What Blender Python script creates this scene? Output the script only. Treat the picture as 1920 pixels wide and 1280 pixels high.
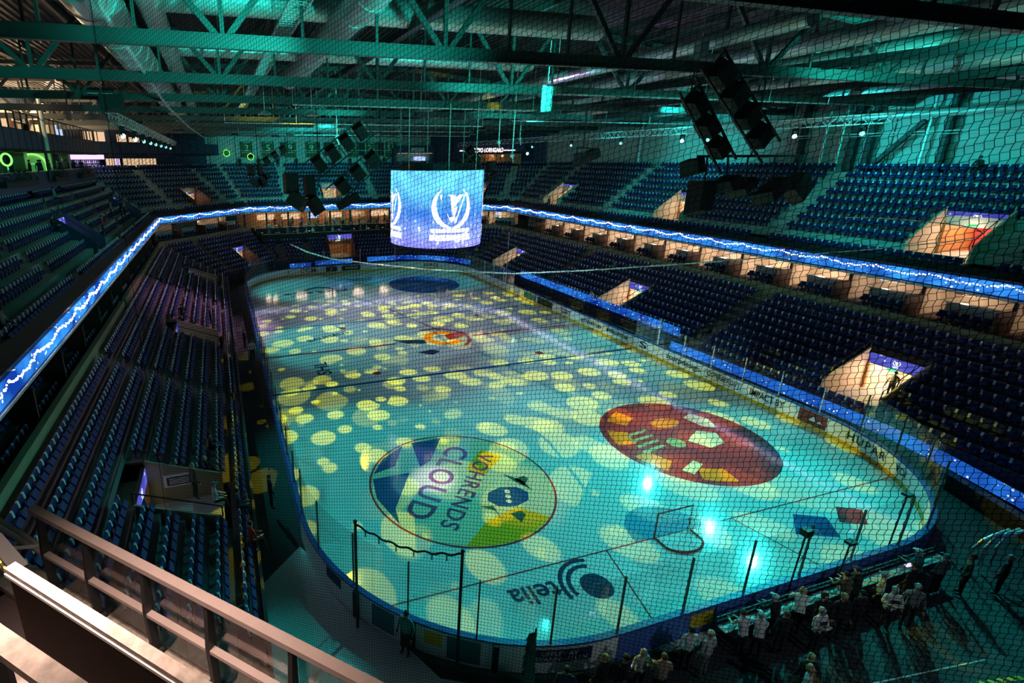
import bpy, bmesh, math, random
import numpy as np
from mathutils import Vector, Matrix
random.seed(7)
PI = math.pi
SC = bpy.context.scene
COL = SC.collection
for o in list(bpy.data.objects):
    bpy.data.objects.remove(o)

# ------------------------------------------------------------------ camera
YAW, PITCH, ROLL = math.radians(16.746), math.radians(17.096), math.radians(-0.361)
CAM = Vector((-17.274, -39.987, 15.389))
cy_, sy_, cp_, sp_ = math.cos(YAW), math.sin(YAW), math.cos(PITCH), math.sin(PITCH)
fw = Vector((sy_*cp_, cy_*cp_, -sp_)); rt = Vector((cy_, -sy_, 0)); up = rt.cross(fw)
cr_, sr_ = math.cos(ROLL), math.sin(ROLL)
rt, up = cr_*rt + sr_*up, -sr_*rt + cr_*up
cam_d = bpy.data.cameras.new('camera'); cam = bpy.data.objects.new('camera', cam_d); COL.objects.link(cam)
cam.matrix_world = Matrix(((rt.x, up.x, -fw.x, CAM.x), (rt.y, up.y, -fw.y, CAM.y), (rt.z, up.z, -fw.z, CAM.z), (0, 0, 0, 1)))
FPX, CXP, CYP = 968.605, 707.734, 595.237
cam_d.sensor_width = 36; cam_d.lens = FPX/1920*36
cam_d.shift_x = (960-CXP)/1920; cam_d.shift_y = -(640-CYP)/1920
cam_d.clip_start = 0.1; cam_d.clip_end = 400
SC.camera = cam
def pix(p):                      # where a world point falls in the 1920x1280 frame (used only to rank seats by size)
    d = Vector(p)-CAM; z = d.dot(fw)
    if z < 0.2: return (-9999, -9999, z)
    return (CXP+FPX*d.dot(rt)/z, CYP-FPX*d.dot(up)/z, z)

# ------------------------------------------------------------------ world, exposure
w = bpy.data.worlds.new('world'); SC.world = w; w.use_nodes = True
bg = w.node_tree.nodes['Background']; bg.inputs[0].default_value = (0.10, 0.55, 0.60, 1); bg.inputs[1].default_value = 0.004
SC.view_settings.view_transform = 'Standard'; SC.view_settings.look = 'None'
SC.view_settings.exposure = 0.0; SC.view_settings.gamma = 1.0; SC.view_settings.use_curve_mapping = False
TEAL = (0.02, 0.85, 0.78); WHITE = (0.80, 0.80, 1.0); WARM = (1.0, 0.70, 0.48); YEL = (0.95, 0.85, 0.0); PINK = (0.75, 0.45, 1.0)

# ------------------------------------------------------------------ stage lamps (only the truss heads get lamp bodies, other beams are added without one)
def spot(loc, to, power, color, deg, blend=0.6, size=0.15, gobo=None, seed=0.0):
    ld = bpy.data.lights.new('stage_beam', 'SPOT'); ld.energy = power; ld.color = color
    ld.spot_size = math.radians(deg); ld.spot_blend = blend; ld.shadow_soft_size = size
    loc = Vector(loc); loc = loc+(Vector(to)-loc).normalized()*.5      # the beam leaves from just before the lens
    o = bpy.data.objects.new('stage_beam', ld); COL.objects.link(o); o.location = loc
    o.rotation_euler = (Vector(to)-Vector(loc)).to_track_quat('-Z', 'Y').to_euler()
    if gobo:                     # a breakup glass in the projector: round holes of mixed size
        ld.use_nodes = True; nt = ld.node_tree; n = nt.nodes; L = nt.links
        em = [x for x in n if x.type == 'EMISSION'][0]
        tc = n.new('ShaderNodeTexCoord'); sx = n.new('ShaderNodeSeparateXYZ'); L.new(tc.outputs['Normal'], sx.inputs[0])
        dx = n.new('ShaderNodeMath'); dx.operation = 'DIVIDE'; L.new(sx.outputs[0], dx.inputs[0]); L.new(sx.outputs[2], dx.inputs[1])
        dy = n.new('ShaderNodeMath'); dy.operation = 'DIVIDE'; L.new(sx.outputs[1], dy.inputs[0]); L.new(sx.outputs[2], dy.inputs[1])
        cb = n.new('ShaderNodeCombineXYZ'); L.new(dx.outputs[0], cb.inputs[0]); L.new(dy.outputs[0], cb.inputs[1]); cb.inputs[2].default_value = seed
        vo = n.new('ShaderNodeTexVoronoi'); vo.voronoi_dimensions = '2D'; vo.inputs['Scale'].default_value = gobo
        mp = n.new('ShaderNodeVectorMath'); mp.operation = 'ADD'; mp.inputs[1].default_value = (seed, seed*1.7, 0); L.new(cb.outputs[0], mp.inputs[0])
        L.new(mp.outputs[0], vo.inputs['Vector']); vo.inputs['Randomness'].default_value = 0.8
        sc = n.new('ShaderNodeSeparateColor'); L.new(vo.outputs['Color'], sc.inputs[0])
        rad = n.new('ShaderNodeMath'); rad.operation = 'MULTIPLY_ADD'; L.new(sc.outputs[0], rad.inputs[0]); rad.inputs[1].default_value = 0.40; rad.inputs[2].default_value = 0.06
        sub = n.new('ShaderNodeMath'); sub.operation = 'SUBTRACT'; L.new(rad.outputs[0], sub.inputs[0]); L.new(vo.outputs['Distance'], sub.inputs[1])
        ml = n.new('ShaderNodeMath'); ml.operation = 'MULTIPLY'; ml.use_clamp = True; L.new(sub.outputs[0], ml.inputs[0]); ml.inputs[1].default_value = 22
        L.new(ml.outputs[0], em.inputs['Strength'])
    return o
def point(loc, power, color, size=0.2):
    ld = bpy.data.lights.new('room_lamp', 'POINT'); ld.energy = power; ld.color = color; ld.shadow_soft_size = size
    o = bpy.data.objects.new('room_lamp', ld); COL.objects.link(o); o.location = loc; return o
def area(loc, to, power, color, sx, sy):
    ld = bpy.data.lights.new('room_lamp', 'AREA'); ld.shape = 'RECTANGLE'; ld.size = sx; ld.size_y = sy; ld.energy = power; ld.color = color
    o = bpy.data.objects.new('room_lamp', ld); COL.objects.link(o); o.location = loc
    o.rotation_euler = (Vector(to)-Vector(loc)).to_track_quat('-Z', 'Y').to_euler(); return o
HEADS_R = [(22.6, y, 16.75) for y in (-15.4, -11.2, -8.0, -4.1, -1.5, 6.0, 14.0, 22.0)]
HEADS_L = [(-22.6, y, 16.85) for y in (-2.6, 3.0, 8.0, 13.0, 17.5, 23.0, 29.0, 36.0)]
K = 1.0
# teal wash over the near ice, the left edge and the stands
for p, to, pw, dg in ((HEADS_R[0], (0, -28, 0), 22000, 46), (HEADS_R[1], (7, -26, 0), 14000, 44), (HEADS_R[3], (-9, -25, 0), 21000, 42),
                      (HEADS_L[0], (-9, -18, 0), 9000, 38), (HEADS_L[2], (-9, 2, 0), 9000, 36), (HEADS_L[5], (-7, 22, 0), 9000, 38),
                      (HEADS_R[6], (9, 22, 0), 5000, 40), (HEADS_R[4], (11, -8, 0), 8000, 44), (HEADS_R[2], (-12, -14, 0), 9000, 34)):
    spot(p, to, pw*K, TEAL, dg)
# pale wash over the middle of the ice
spot((-3, 12, 18.6), (0, 8, 0), 6500*K, WHITE, 85, 0.9)
spot((4, -8, 18.6), (3, -9, 0), 3200*K, WHITE, 75, 0.9)
# yellow breakup dots
spot((-10, -6, 18.6), (-7, -16, 0), 15000*K, YEL, 70, 0.3, 0.02, gobo=9.0, seed=3.1)
spot((10, -8, 18.6), (7, -18, 0), 14000*K, YEL, 78, 0.3, 0.02, gobo=8.0, seed=8.4)
spot((-4, 10, 18.6), (-5, 4, 0), 16000*K, YEL, 80, 0.3, 0.02, gobo=9.0, seed=5.7)
spot((8, 12, 18.6), (7, 4, 0), 12000*K, YEL, 76, 0.3, 0.02, gobo=8.0, seed=1.3)
# lamps turned up and out at the roof and the upper stands
GRN = (0.02, 0.85, 0.66)
UPS = [((-9, -26, 17.5), (-14, -17, 21.5), 2600, GRN, 115), ((-2, -16, 17.5), (0, -8, 21.5), 3000, GRN, 115), ((13, -24, 18.6), (15, -14, 21.5), 1500, GRN, 115),
       ((-6, 4, 17.5), (-8, 14, 21.0), 1200, GRN, 115), ((10, 2, 17.5), (12, 12, 21.0), 1600, GRN, 115), ((0, 24, 17.5), (0, 34, 21), 800, GRN, 125),
       (HEADS_R[2], (36, -14, 18), 4500, (0.02, 0.80, 0.80), 70), (HEADS_R[5], (36, 6, 17), 2600, (0.02, 0.80, 0.80), 70),
       ((-4, 22, 18.0), (-4, 52, 17), 9000, (0.02, 0.80, 0.72), 75), ((15, -16, 18.2), (31, -14, 12), 5000, TEAL, 56), ((15, 6, 18.2), (31, 8, 12), 3600, TEAL, 56),
       ((-15, 2, 18.2), (-29, 4, 11), 600, TEAL, 60), ((0, 20, 18), (-4, 47, 11.5), 4200, TEAL, 60),
       ((-4, 6, 17), (-13, 16, 20.5), 7000, YEL, 22), ((4, -4, 17), (3, 4, 22.9), 1200, YEL, 35), ((2, -4, 17), (6, -16, 22.9), 700, PINK, 40), ((11, -29, 18.7), (22, -12, 21.2), 4200, GRN, 110), ((20, -4, 18.6), (26, 8, 20.5), 2600, TEAL, 110)]
for p, to, pw, c, dg in UPS: spot(p, to, pw*K, c, dg, 0.8)
spot((-4, -15, 18.7), (1, -31.4, 1.2), 4500, TEAL, 34, 0.8)  # beam added to brighten the crowd at the near boards
spot((0, -46, 15), (-1, -30.5, 0.6), 1800, (0.75, 0.85, 1.0), 52, 0.9)  # pale beam added from behind to light the outer near boards
spot((4, -14, 18.7), (-13.6, -31.2, 0), 9000, TEAL, 20, 0.8)  # teal beam added to brighten the entry floor by the gate
# lilac wash on the left lower stand
spot((-6, 14, 18.4), (-18.8, 8, 2), 16000*K, (0.85, 0.40, 0.75), 40, 0.8)
# added warm area lamp, unseen, to light the near left platform
area((-18.75, -36.5, 15.2), (-18.85, -36.75, 11.5), 105, (1.0, 0.70, 0.58), 1.4, 0.3).data.spread = math.radians(75)
# teal beam on the near left corner seats
spot((0, -16, 18.6), (-18.2, -28.6, 1.4), 10000, TEAL, 20, 0.8)
# teal beams added to brighten the big left duct and the cable loop
spot((-14, -25, 17.6), (-20.8, -12, 21), 4500, GRN, 70, 0.8)
spot((-6, -24, 18.7), (4, -8, 7.5), 3500, TEAL, 34, 0.8)
spot((14, 27, 18.6), (4.6, -3.4, 0), 12000, (0.75, 0.82, 1.0), 5.5, 0.7)  # pale beam added to make the white patch on the ice
# pinkish glare beam, then amber beams added to warm the circle adverts
spot((-12, -26, 18.6), (-8.2, -19.3, 0), 16000, (1.0, 0.72, 0.95), 8, 0.9)
spot((-2, -10, 18.7), (-4.6, -21.4, 0), 6500, (1.0, 0.55, 0.02), 13, 0.7)
spot((12, -12, 18.7), (6.6, -20, 0), 9000, (1.0, 0.30, 0.10), 24, 0.5)
spot((0, -2, 16), (1, .3, 0), 3500, (1.0, 0.55, 0.05), 26, 0.7)
for yy in (-19, -11, -2): spot((-22.6, yy+6, 16.85), (15, yy, 0.5), 15000, (0.42, 0.95, 0.9), 12, 0.6)  # beams added to brighten the right boards, no lamp bodies

# ------------------------------------------------------------------ materials
def newmat(name):
    m = bpy.data.materials.new(name); m.use_nodes = True; return m, m.node_tree.nodes, m.node_tree.links
def pbr(name, col, rough=0.6, metal=0.0, var=0.15, scale=3.0, spec=0.5, bump=0.0):
    m, n, L = newmat(name); b = n['Principled BSDF']
    b.inputs['Roughness'].default_value = rough; b.inputs['Metallic'].default_value = metal; b.inputs['Specular IOR Level'].default_value = spec
    tc = n.new('ShaderNodeTexCoord'); no = n.new('ShaderNodeTexNoise'); no.inputs['Scale'].default_value = scale; no.inputs['Detail'].default_value = 4
    L.new(tc.outputs['Object'], no.inputs['Vector'])
    mx = n.new('ShaderNodeMix'); mx.data_type = 'RGBA'; L.new(no.outputs[0], mx.inputs[0])
    mx.inputs[6].default_value = tuple(c*(1-var) for c in col)+(1,); mx.inputs[7].default_value = tuple(min(1, c*(1+var)) for c in col)+(1,)
    L.new(mx.outputs[2], b.inputs['Base Color'])
    if bump:
        bp = n.new('ShaderNodeBump'); bp.inputs['Strength'].default_value = bump; bp.inputs['Distance'].default_value = 0.02
        L.new(no.outputs[0], bp.inputs['Height']); L.new(bp.outputs[0], b.inputs['Normal'])
    return m
def glow(name, col, strength):
    m, n, L = newmat(name); n.remove(n['Principled BSDF']); e = n.new('ShaderNodeEmission')
    e.inputs[0].default_value = tuple(col)+(1,); e.inputs[1].default_value = strength
    L.new(e.outputs[0], n['Material Output'].inputs[0]); return m
def screen_mat(name, c0, c1, strength, sparkle, scale):
    m, n, L = newmat(name); n.remove(n['Principled BSDF']); e = n.new('ShaderNodeEmission')
    tc = n.new('ShaderNodeTexCoord'); no = n.new('ShaderNodeTexNoise'); no.inputs['Scale'].default_value = scale; no.inputs['Detail'].default_value = 2
    L.new(tc.outputs['Object'], no.inputs['Vector'])
    rp = n.new('ShaderNodeValToRGB'); rp.color_ramp.elements[0].position = 0.35; rp.color_ramp.elements[1].position = 0.65
    rp.color_ramp.elements[0].color = c0+(1,); rp.color_ramp.elements[1].color = c1+(1,); L.new(no.outputs[0], rp.inputs[0])
    vo = n.new('ShaderNodeTexVoronoi'); vo.inputs['Scale'].default_value = sparkle; L.new(tc.outputs['Object'], vo.inputs['Vector'])
    lt = n.new('ShaderNodeMath'); lt.operation = 'LESS_THAN'; lt.inputs[1].default_value = 0.16; L.new(vo.outputs['Distance'], lt.inputs[0])
    mx = n.new('ShaderNodeMix'); mx.data_type = 'RGBA'; L.new(lt.outputs[0], mx.inputs[0]); L.new(rp.outputs[0], mx.inputs[6]); mx.inputs[7].default_value = (0.9, 0.95, 1.0, 1)
    L.new(mx.outputs[2], e.inputs[0]); e.inputs[1].default_value = strength
    L.new(e.outputs[0], n['Material Output'].inputs[0]); return m
def glass_mat(name, tint, gloss):
    m, n, L = newmat(name); n.remove(n['Principled BSDF'])
    t = n.new('ShaderNodeBsdfTransparent'); t.inputs[0].default_value = tint+(1,)
    g = n.new('ShaderNodeBsdfGlossy'); g.inputs['Roughness'].default_value = 0.03
    f = n.new('ShaderNodeFresnel'); f.inputs[0].default_value = 1.4
    k = n.new('ShaderNodeMath'); k.operation = 'MULTIPLY'; k.inputs[1].default_value = gloss; L.new(f.outputs[0], k.inputs[0])
    mx = n.new('ShaderNodeMixShader'); L.new(k.outputs[0], mx.inputs[0]); L.new(t.outputs[0], mx.inputs[1]); L.new(g.outputs[0], mx.inputs[2])
    L.new(mx.outputs[0], n['Material Output'].inputs[0]); return m
M = {}
def ice_mat(name, col):
    m = pbr(name, col, 0.16, 0, 0.06, 0.6, 0.5)
    n, L = m.node_tree.nodes, m.node_tree.links; b = n['Principled BSDF']
    no = n.new('ShaderNodeTexNoise'); no.inputs['Scale'].default_value = 1.3; no.inputs['Detail'].default_value = 6
    tc = n.new('ShaderNodeTexCoord'); L.new(tc.outputs['Object'], no.inputs['Vector'])
    mr = n.new('ShaderNodeMapRange'); mr.inputs[3].default_value = 0.05; mr.inputs[4].default_value = 0.11; L.new(no.outputs[0], mr.inputs[0])
    L.new(mr.outputs[0], b.inputs['Roughness']); return m
M['ice'] = ice_mat('ice', (0.62, 0.72, 0.74))
for k, c in dict(ice_red=(0.42, 0.05, 0.06), ice_blue=(0.02, 0.10, 0.30), ice_navy=(0.03, 0.06, 0.12), ice_maroon=(0.34, 0.055, 0.07), ice_orange=(0.85, 0.28, 0.03), ice_cream=(0.62, 0.68, 0.50),
                 ice_yellow=(0.95, 0.50, 0.03), ice_purple=(0.22, 0.09, 0.22), ice_olive=(0.36, 0.42, 0.20), ice_pale=(0.75, 0.75, 0.8), ice_crease=(0.10, 0.32, 0.50), ice_green=(0.03, 0.12, 0.10)).items():
    M[k] = ice_mat(k, c)
M['concrete'] = pbr('concrete', (0.30, 0.30, 0.29), 0.8, 0, 0.25, 1.5)
M['pale_concrete'] = pbr('pale_concrete', (0.50, 0.50, 0.48), 0.75, 0, 0.15, 1.5)
M['dark_floor'] = pbr('dark_floor', (0.022, 0.026, 0.03), 0.7, 0, 0.3, 0.8)
M['tread'] = pbr('tread', (0.13, 0.10, 0.10), 0.8, 0, 0.3, 1.2)
M['tread_up'] = pbr('tread_up', (0.38, 0.40, 0.38), 0.8, 0, 0.2, 1.2)
M['seat'] = pbr('seat_plastic', (0.011, 0.028, 0.13), 0.5, 0, 0.12, 2, 0.2)
M['bracket'] = pbr('seat_bracket', (0.80, 0.84, 0.80), 0.5, 0.2, 0.1, 2)
M['steel'] = pbr('painted_steel', (0.10, 0.11, 0.107), 0.5, 0.3, 0.2, 0.7)
M['dark_steel'] = pbr('dark_steel', (0.035, 0.037, 0.04), 0.55, 0.3, 0.2, 1)
M['galv'] = pbr('galvanised_duct', (0.62, 0.66, 0.66), 0.33, 0.45, 0.12, 1.5)
M['alu'] = pbr('aluminium', (0.78, 0.80, 0.80), 0.35, 0.35, 0.1, 2)
M['deck'] = pbr('roof_deck', (0.03, 0.029, 0.028), 0.5, 0.3, 0.25, 0.5)
M['panel'] = pbr('wall_panel', (0.42, 0.45, 0.44), 0.7, 0, 0.08, 0.6)
M['navy'] = pbr('navy_panel', (0.025, 0.045, 0.11), 0.5, 0, 0.15, 1)
M['black'] = pbr('black_matt', (0.006, 0.006, 0.0065), 0.6, 0, 0.2, 2)
M['board'] = pbr('rink_board', (0.86, 0.88, 0.88), 0.35, 0, 0.04, 1)
M['board_out'] = pbr('board_outer_blue', (0.08, 0.17, 0.55), 0.5, 0, 0.15, 1)
M['kick'] = pbr('kick_plate', (0.68, 0.44, 0.03), 0.4, 0, 0.1, 1)
M['cap'] = pbr('blue_cap_rail', (0.03, 0.09, 0.34), 0.4, 0, 0.1, 1)
M['band'] = pbr('beige_wall', (0.30, 0.25, 0.15), 0.7, 0, 0.12, 1)
M['brown'] = pbr('brown_wood', (0.085, 0.035, 0.028), 0.6, 0, 0.25, 3)
M['cream'] = pbr('cream_wall', (0.66, 0.56, 0.44), 0.7, 0, 0.08, 1)
M['redwall'] = pbr('red_wall', (0.50, 0.05, 0.05), 0.6, 0, 0.1, 1)
M['wood'] = pbr('warm_wood', (0.40, 0.20, 0.08), 0.5, 0, 0.25, 4)
M['white'] = pbr('white_paint', (0.75, 0.75, 0.75), 0.5, 0, 0.05, 2)
M['ledge'] = pbr('counter_ledge', (0.55, 0.62, 0.60), 0.4, 0, 0.08, 2)
M['worn'] = pbr('worn_timber', (0.42, 0.36, 0.31), 0.6, 0, 0.75, 14, 0.3, 0.3)
M['redblack'] = pbr('dark_red_board', (0.020, 0.008, 0.007), 0.9, 0, 0.3, 5, 0.08)
M['railpink'] = pbr('rail_metal', (0.62, 0.50, 0.46), 0.4, 0.3, 0.12, 6)
M['net'] = pbr('net_cord', (0.006, 0.007, 0.007), 0.9, 0, 0.2, 20)
M['rope'] = pbr('pale_rope', (0.85, 0.95, 0.9), 0.6, 0, 0.1, 10)
M['red_tube'] = pbr('red_goal_tube', (0.35, 0.02, 0.02), 0.4, 0, 0.1, 3)
M['yellow'] = pbr('yellow_paint', (0.75, 0.52, 0.03), 0.5, 0, 0.1, 3)
M['green_flag'] = pbr('green_flag', (0.03, 0.16, 0.14), 0.8, 0, 0.2, 6)
M['ad_black'] = pbr('ad_black', (0.015, 0.018, 0.02), 0.5, 0, 0.1, 1)
M['ad_red'] = pbr('ad_red', (0.24, 0.035, 0.025), 0.5, 0, 0.1, 1)
M['ad_green'] = pbr('ad_green', (0.05, 0.20, 0.03), 0.5, 0, 0.1, 1)
M['ad_teal'] = pbr('ad_teal', (0.03, 0.16, 0.20), 0.5, 0, 0.1, 1)
M['banner'] = pbr('green_banner', (0.045, 0.11, 0.035), 0.8, 0, 0.15, 3)
M['banner_txt'] = pbr('banner_print', (0.60, 0.62, 0.60), 0.8, 0, 0.05, 3)
M['plant'] = pbr('dark_leaves', (0.02, 0.05, 0.02), 0.6, 0, 0.4, 6)
M['glass'] = glass_mat('rink_glass', (0.99, 0.995, 0.995), 0.22)
M['rail_glass'] = glass_mat('railing_glass', (0.84, 0.80, 0.78), 0.4)
M['led'] = screen_mat('led_blue', (0.005, 0.04, 0.30), (0.04, 0.32, 0.95), 1.35, 2.6, 0.5)
M['led_low'] = screen_mat('led_blue_low', (0.004, 0.03, 0.30), (0.02, 0.19, 0.74), 1.1, 3.2, 0.35)
M['vscreen'] = screen_mat('doorway_screen', (0.05, 0.05, 0.42), (0.12, 0.14, 0.68), 1.0, 2.2, 0.9)
M['bulb'] = glow('garland_bulb', (1.0, 0.74, 0.85), 26.0)
M['lens'] = glow('lamp_lens', (0.35, 1.0, 0.95), 14.0)
M['lens_dim'] = glow('lamp_lens_dim', (0.25, 0.9, 0.85), 2.0)
M['logo'] = glow('screen_logo', (0.95, 0.97, 1.0), 1.6)
M['logo_big'] = glow('board_logo', (1.0, 0.97, 1.0), 2.2)
M['neon_green'] = glow('green_neon', (0.25, 1.0, 0.15), 1.6)
M['neon_teal'] = glow('teal_neon', (0.10, 0.9, 0.35), 0.9)
M['sign'] = glow('shop_sign', (1.0, 0.78, 0.80), 3.2)
M['warm_lamp'] = glow('warm_tube', (1.0, 0.75, 0.55), 5.0)
M['violet_lamp'] = glow('violet_tube', (0.75, 0.55, 1.0), 1.5)
M['exit'] = glow('exit_sign', (0.15, 1.0, 0.35), 1.4)
M['tv'] = glow('tv_picture', (0.45, 0.6, 1.0), 1.2)
M['window_lit'] = glow('lit_window', (1.0, 0.66, 0.38), 0.9)
M['ceil_panel'] = glow('led_panel_lamp', (0.15, 0.85, 0.80), 0.45)
M['floodglass'] = pbr('flood_glass', (0.5, 0.6, 0.6), 0.2, 0.2, 0.1, 2)

# ------------------------------------------------------------------ mesh helpers
class MB:
    def __init__(s): s.v = []; s.f = []; s.m = []
    def quad(s, a, b, c, d, m=0):
        i = len(s.v); s.v += [tuple(a), tuple(b), tuple(c), tuple(d)]; s.f.append((i, i+1, i+2, i+3)); s.m.append(m); return s
    def poly(s, pts, m=0):
        i = len(s.v); s.v += [tuple(p) for p in pts]; s.f.append(tuple(range(i, i+len(pts)))); s.m.append(m); return s
    def obox(s, c, ax, ay, az, m=0):      # oriented box: centre and three half-axes
        c, ax, ay, az = Vector(c), Vector(ax), Vector(ay), Vector(az); i = len(s.v)
        for k in (-1, 1):
            for j in (-1, 1):
                for h in (-1, 1): s.v.append(tuple(c+ax*h+ay*j+az*k))
        for q in ((0, 2, 3, 1), (4, 5, 7, 6), (0, 1, 5, 4), (2, 6, 7, 3), (0, 4, 6, 2), (1, 3, 7, 5)):
            s.f.append(tuple(i+t for t in q)); s.m.append(m)
        return s
    def box(s, x0, x1, y0, y1, z0, z1, m=0):
        return s.obox(((x0+x1)/2, (y0+y1)/2, (z0+z1)/2), ((x1-x0)/2, 0, 0), (0, (y1-y0)/2, 0), (0, 0, (z1-z0)/2), m)
    def bar(s, a, b, w, h=None, m=0, upv=(0, 0, 1)):   # square bar from a to b
        a, b = Vector(a), Vector(b); h = h or w; d = b-a; l = d.length
        if l < 1e-6: return s
        d = d/l; u = Vector(upv)
        if abs(d.dot(u)) > 0.98: u = Vector((1, 0, 0))
        x = d.cross(u).normalized(); y = x.cross(d)
        return s.obox((a+b)/2, d*(l/2), x*(w/2), y*(h/2), m)
    def tube(s, pts, r, n=8, m=0, closed=False, caps=True):
        pts = [Vector(p) for p in pts]; N = len(pts); i0 = len(s.v); prev = None
        for k, p in enumerate(pts):
            if closed: d = pts[(k+1) % N]-pts[k-1]
            else: d = pts[min(k+1, N-1)]-pts[max(k-1, 0)]
            d = d.normalized(); u = Vector((0, 0, 1)) if abs(d.z) < 0.95 else Vector((1, 0, 0))
            x = d.cross(u).normalized()
            if prev is not None and x.dot(prev) < 0: x = -x
            prev = x; y = d.cross(x)
            rr = r[k] if isinstance(r, (list, tuple)) else r
            for j in range(n):
                a = 2*PI*j/n; s.v.append(tuple(p+x*(rr*math.cos(a))+y*(rr*math.sin(a))))
        for k in range(N if closed else N-1):
            for j in range(n):
                a = i0+k*n+j; b = i0+k*n+(j+1) % n; c = i0+((k+1) % N)*n+(j+1) % n; d = i0+((k+1) % N)*n+j
                s.f.append((a, b, c, d)); s.m.append(m)
        if caps and not closed:
            s.f.append(tuple(i0+j for j in range(n))[::-1]); s.m.append(m)
            s.f.append(tuple(i0+(N-1)*n+j for j in range(n))); s.m.append(m)
        return s
    def ball(s, c, r, m=0, n=8, k=5, sz=(1, 1, 1)):
        i0 = len(s.v); c = Vector(c); s.v.append((c.x, c.y, c.z-r*sz[2]))
        for a in range(1, k):
            t = PI*a/k-PI/2
            for j in range(n):
                q = 2*PI*j/n; s.v.append((c.x+r*sz[0]*math.cos(t)*math.cos(q), c.y+r*sz[1]*math.cos(t)*math.sin(q), c.z+r*sz[2]*math.sin(t)))
        s.v.append((c.x, c.y, c.z+r*sz[2])); top = len(s.v)-1
        for j in range(n):
            s.f.append((i0, i0+1+(j+1) % n, i0+1+j)); s.m.append(m)
            s.f.append((top, i0+1+(k-2)*n+j, i0+1+(k-2)*n+(j+1) % n)); s.m.append(m)
            for a in range(k-2):
                b = i0+1+a*n; s.f.append((b+j, b+(j+1) % n, b+n+(j+1) % n, b+n+j)); s.m.append(m)
        return s
    def prism(s, pts, vec, m=0):          # polygon extruded along vec
        vec = Vector(vec); n = len(pts); i = len(s.v)
        s.v += [tuple(p) for p in pts]; s.v += [tuple(Vector(p)+vec) for p in pts]
        s.f.append(tuple(range(i, i+n))[::-1]); s.m.append(m); s.f.append(tuple(range(i+n, i+2*n))); s.m.append(m)
        for j in range(n):
            k = (j+1) % n; s.f.append((i+j, i+k, i+n+k, i+n+j)); s.m.append(m)
        return s
    def build(s, name, mats, parent=None, smooth=False, rel=True):
        me = bpy.data.meshes.new(name)
        off = Vector((0, 0, 0))
        q = parent
        while q is not None and rel: off = off+q.location; q = q.parent
        vs = s.v if off.length == 0 else [(a-off.x, b-off.y, c-off.z) for a, b, c in s.v]
        me.from_pydata(vs, [], s.f)
        if not isinstance(mats, (list, tuple)): mats = [mats]
        for x in mats: me.materials.append(M[x] if isinstance(x, str) else x)
        if len(mats) > 1: me.polygons.foreach_set('material_index', s.m)
        if smooth: me.polygons.foreach_set('use_smooth', [True]*len(s.f))
        me.update()
        o = bpy.data.objects.new(name, me); COL.objects.link(o)
        if parent is not None: o.parent = parent
        return o
def tag(o, label=None, cat=None, group=None, kind=None):
    if label: o['label'] = label
    if cat: o['category'] = cat
    if group: o['group'] = group
    if kind: o['kind'] = kind
    return o
def thing(name, label, cat, loc=(0, 0, 0), group=None, kind=None):
    o = bpy.data.objects.new(name, None); COL.objects.link(o); o.location = loc; o.empty_display_size = 0.2
    return tag(o, label, cat, group, kind)
def copy_tree(o, parent=None):
    kids = [c for c in ALLKIDS.get(o, [])] or list(o.children)
    c = o.copy(); COL.objects.link(c)
    if parent is not None: c.parent = parent
    for ch in kids: copy_tree(ch, c)
    return c
ALLKIDS = {}
def text_mesh(body, size, align='CENTER', spacing=1.0, depth=0.0):
    cu = bpy.data.curves.new('txt', 'FONT'); cu.body = body; cu.size = size; cu.align_x = align; cu.align_y = 'CENTER'; cu.resolution_u = 3; cu.space_character = spacing; cu.extrude = depth; cu.offset = 0.016*size
    ob = bpy.data.objects.new('txt', cu); COL.objects.link(ob)
    dg = bpy.context.evaluated_depsgraph_get(); me = bpy.data.meshes.new_from_object(ob.evaluated_get(dg))
    bpy.data.objects.remove(ob); bpy.data.curves.remove(cu); return me
def text_obj(name, body, size, origin, xdir, ydir, mat, parent=None, spacing=1.0, wrap=None, sx=1.0):
    me = text_mesh(body, size, spacing=spacing)
    o0, X, Y = Vector(origin), Vector(xdir), Vector(ydir)
    off = Vector((0, 0, 0)); q = parent
    while q is not None: off += q.location; q = q.parent
    for v in me.vertices:
        v.co = wrap(v.co.x*sx, v.co.y)-off if wrap else o0+X*(v.co.x*sx)+Y*v.co.y-off
    me.materials.clear(); me.materials.append(M[mat] if isinstance(mat, str) else mat)
    o = bpy.data.objects.new(name, me); COL.objects.link(o)
    if parent is not None: o.parent = parent
    return o

ONES = 'zeroth first second third fourth fifth sixth seventh eighth ninth tenth eleventh twelfth thirteenth fourteenth fifteenth sixteenth seventeenth eighteenth nineteenth'.split()
TENS = {2: ('twentieth', 'twenty'), 3: ('thirtieth', 'thirty'), 4: ('fortieth', 'forty'), 5: ('fiftieth', 'fifty'), 6: ('sixtieth', 'sixty'), 7: ('seventieth', 'seventy'), 8: ('eightieth', 'eighty'), 9: ('ninetieth', 'ninety')}
def ordn(k):
    if k < 20: return ONES[k]
    a, c = divmod(k, 10); return TENS[a][0] if c == 0 else TENS[a][1]+'-'+ONES[c]
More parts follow.
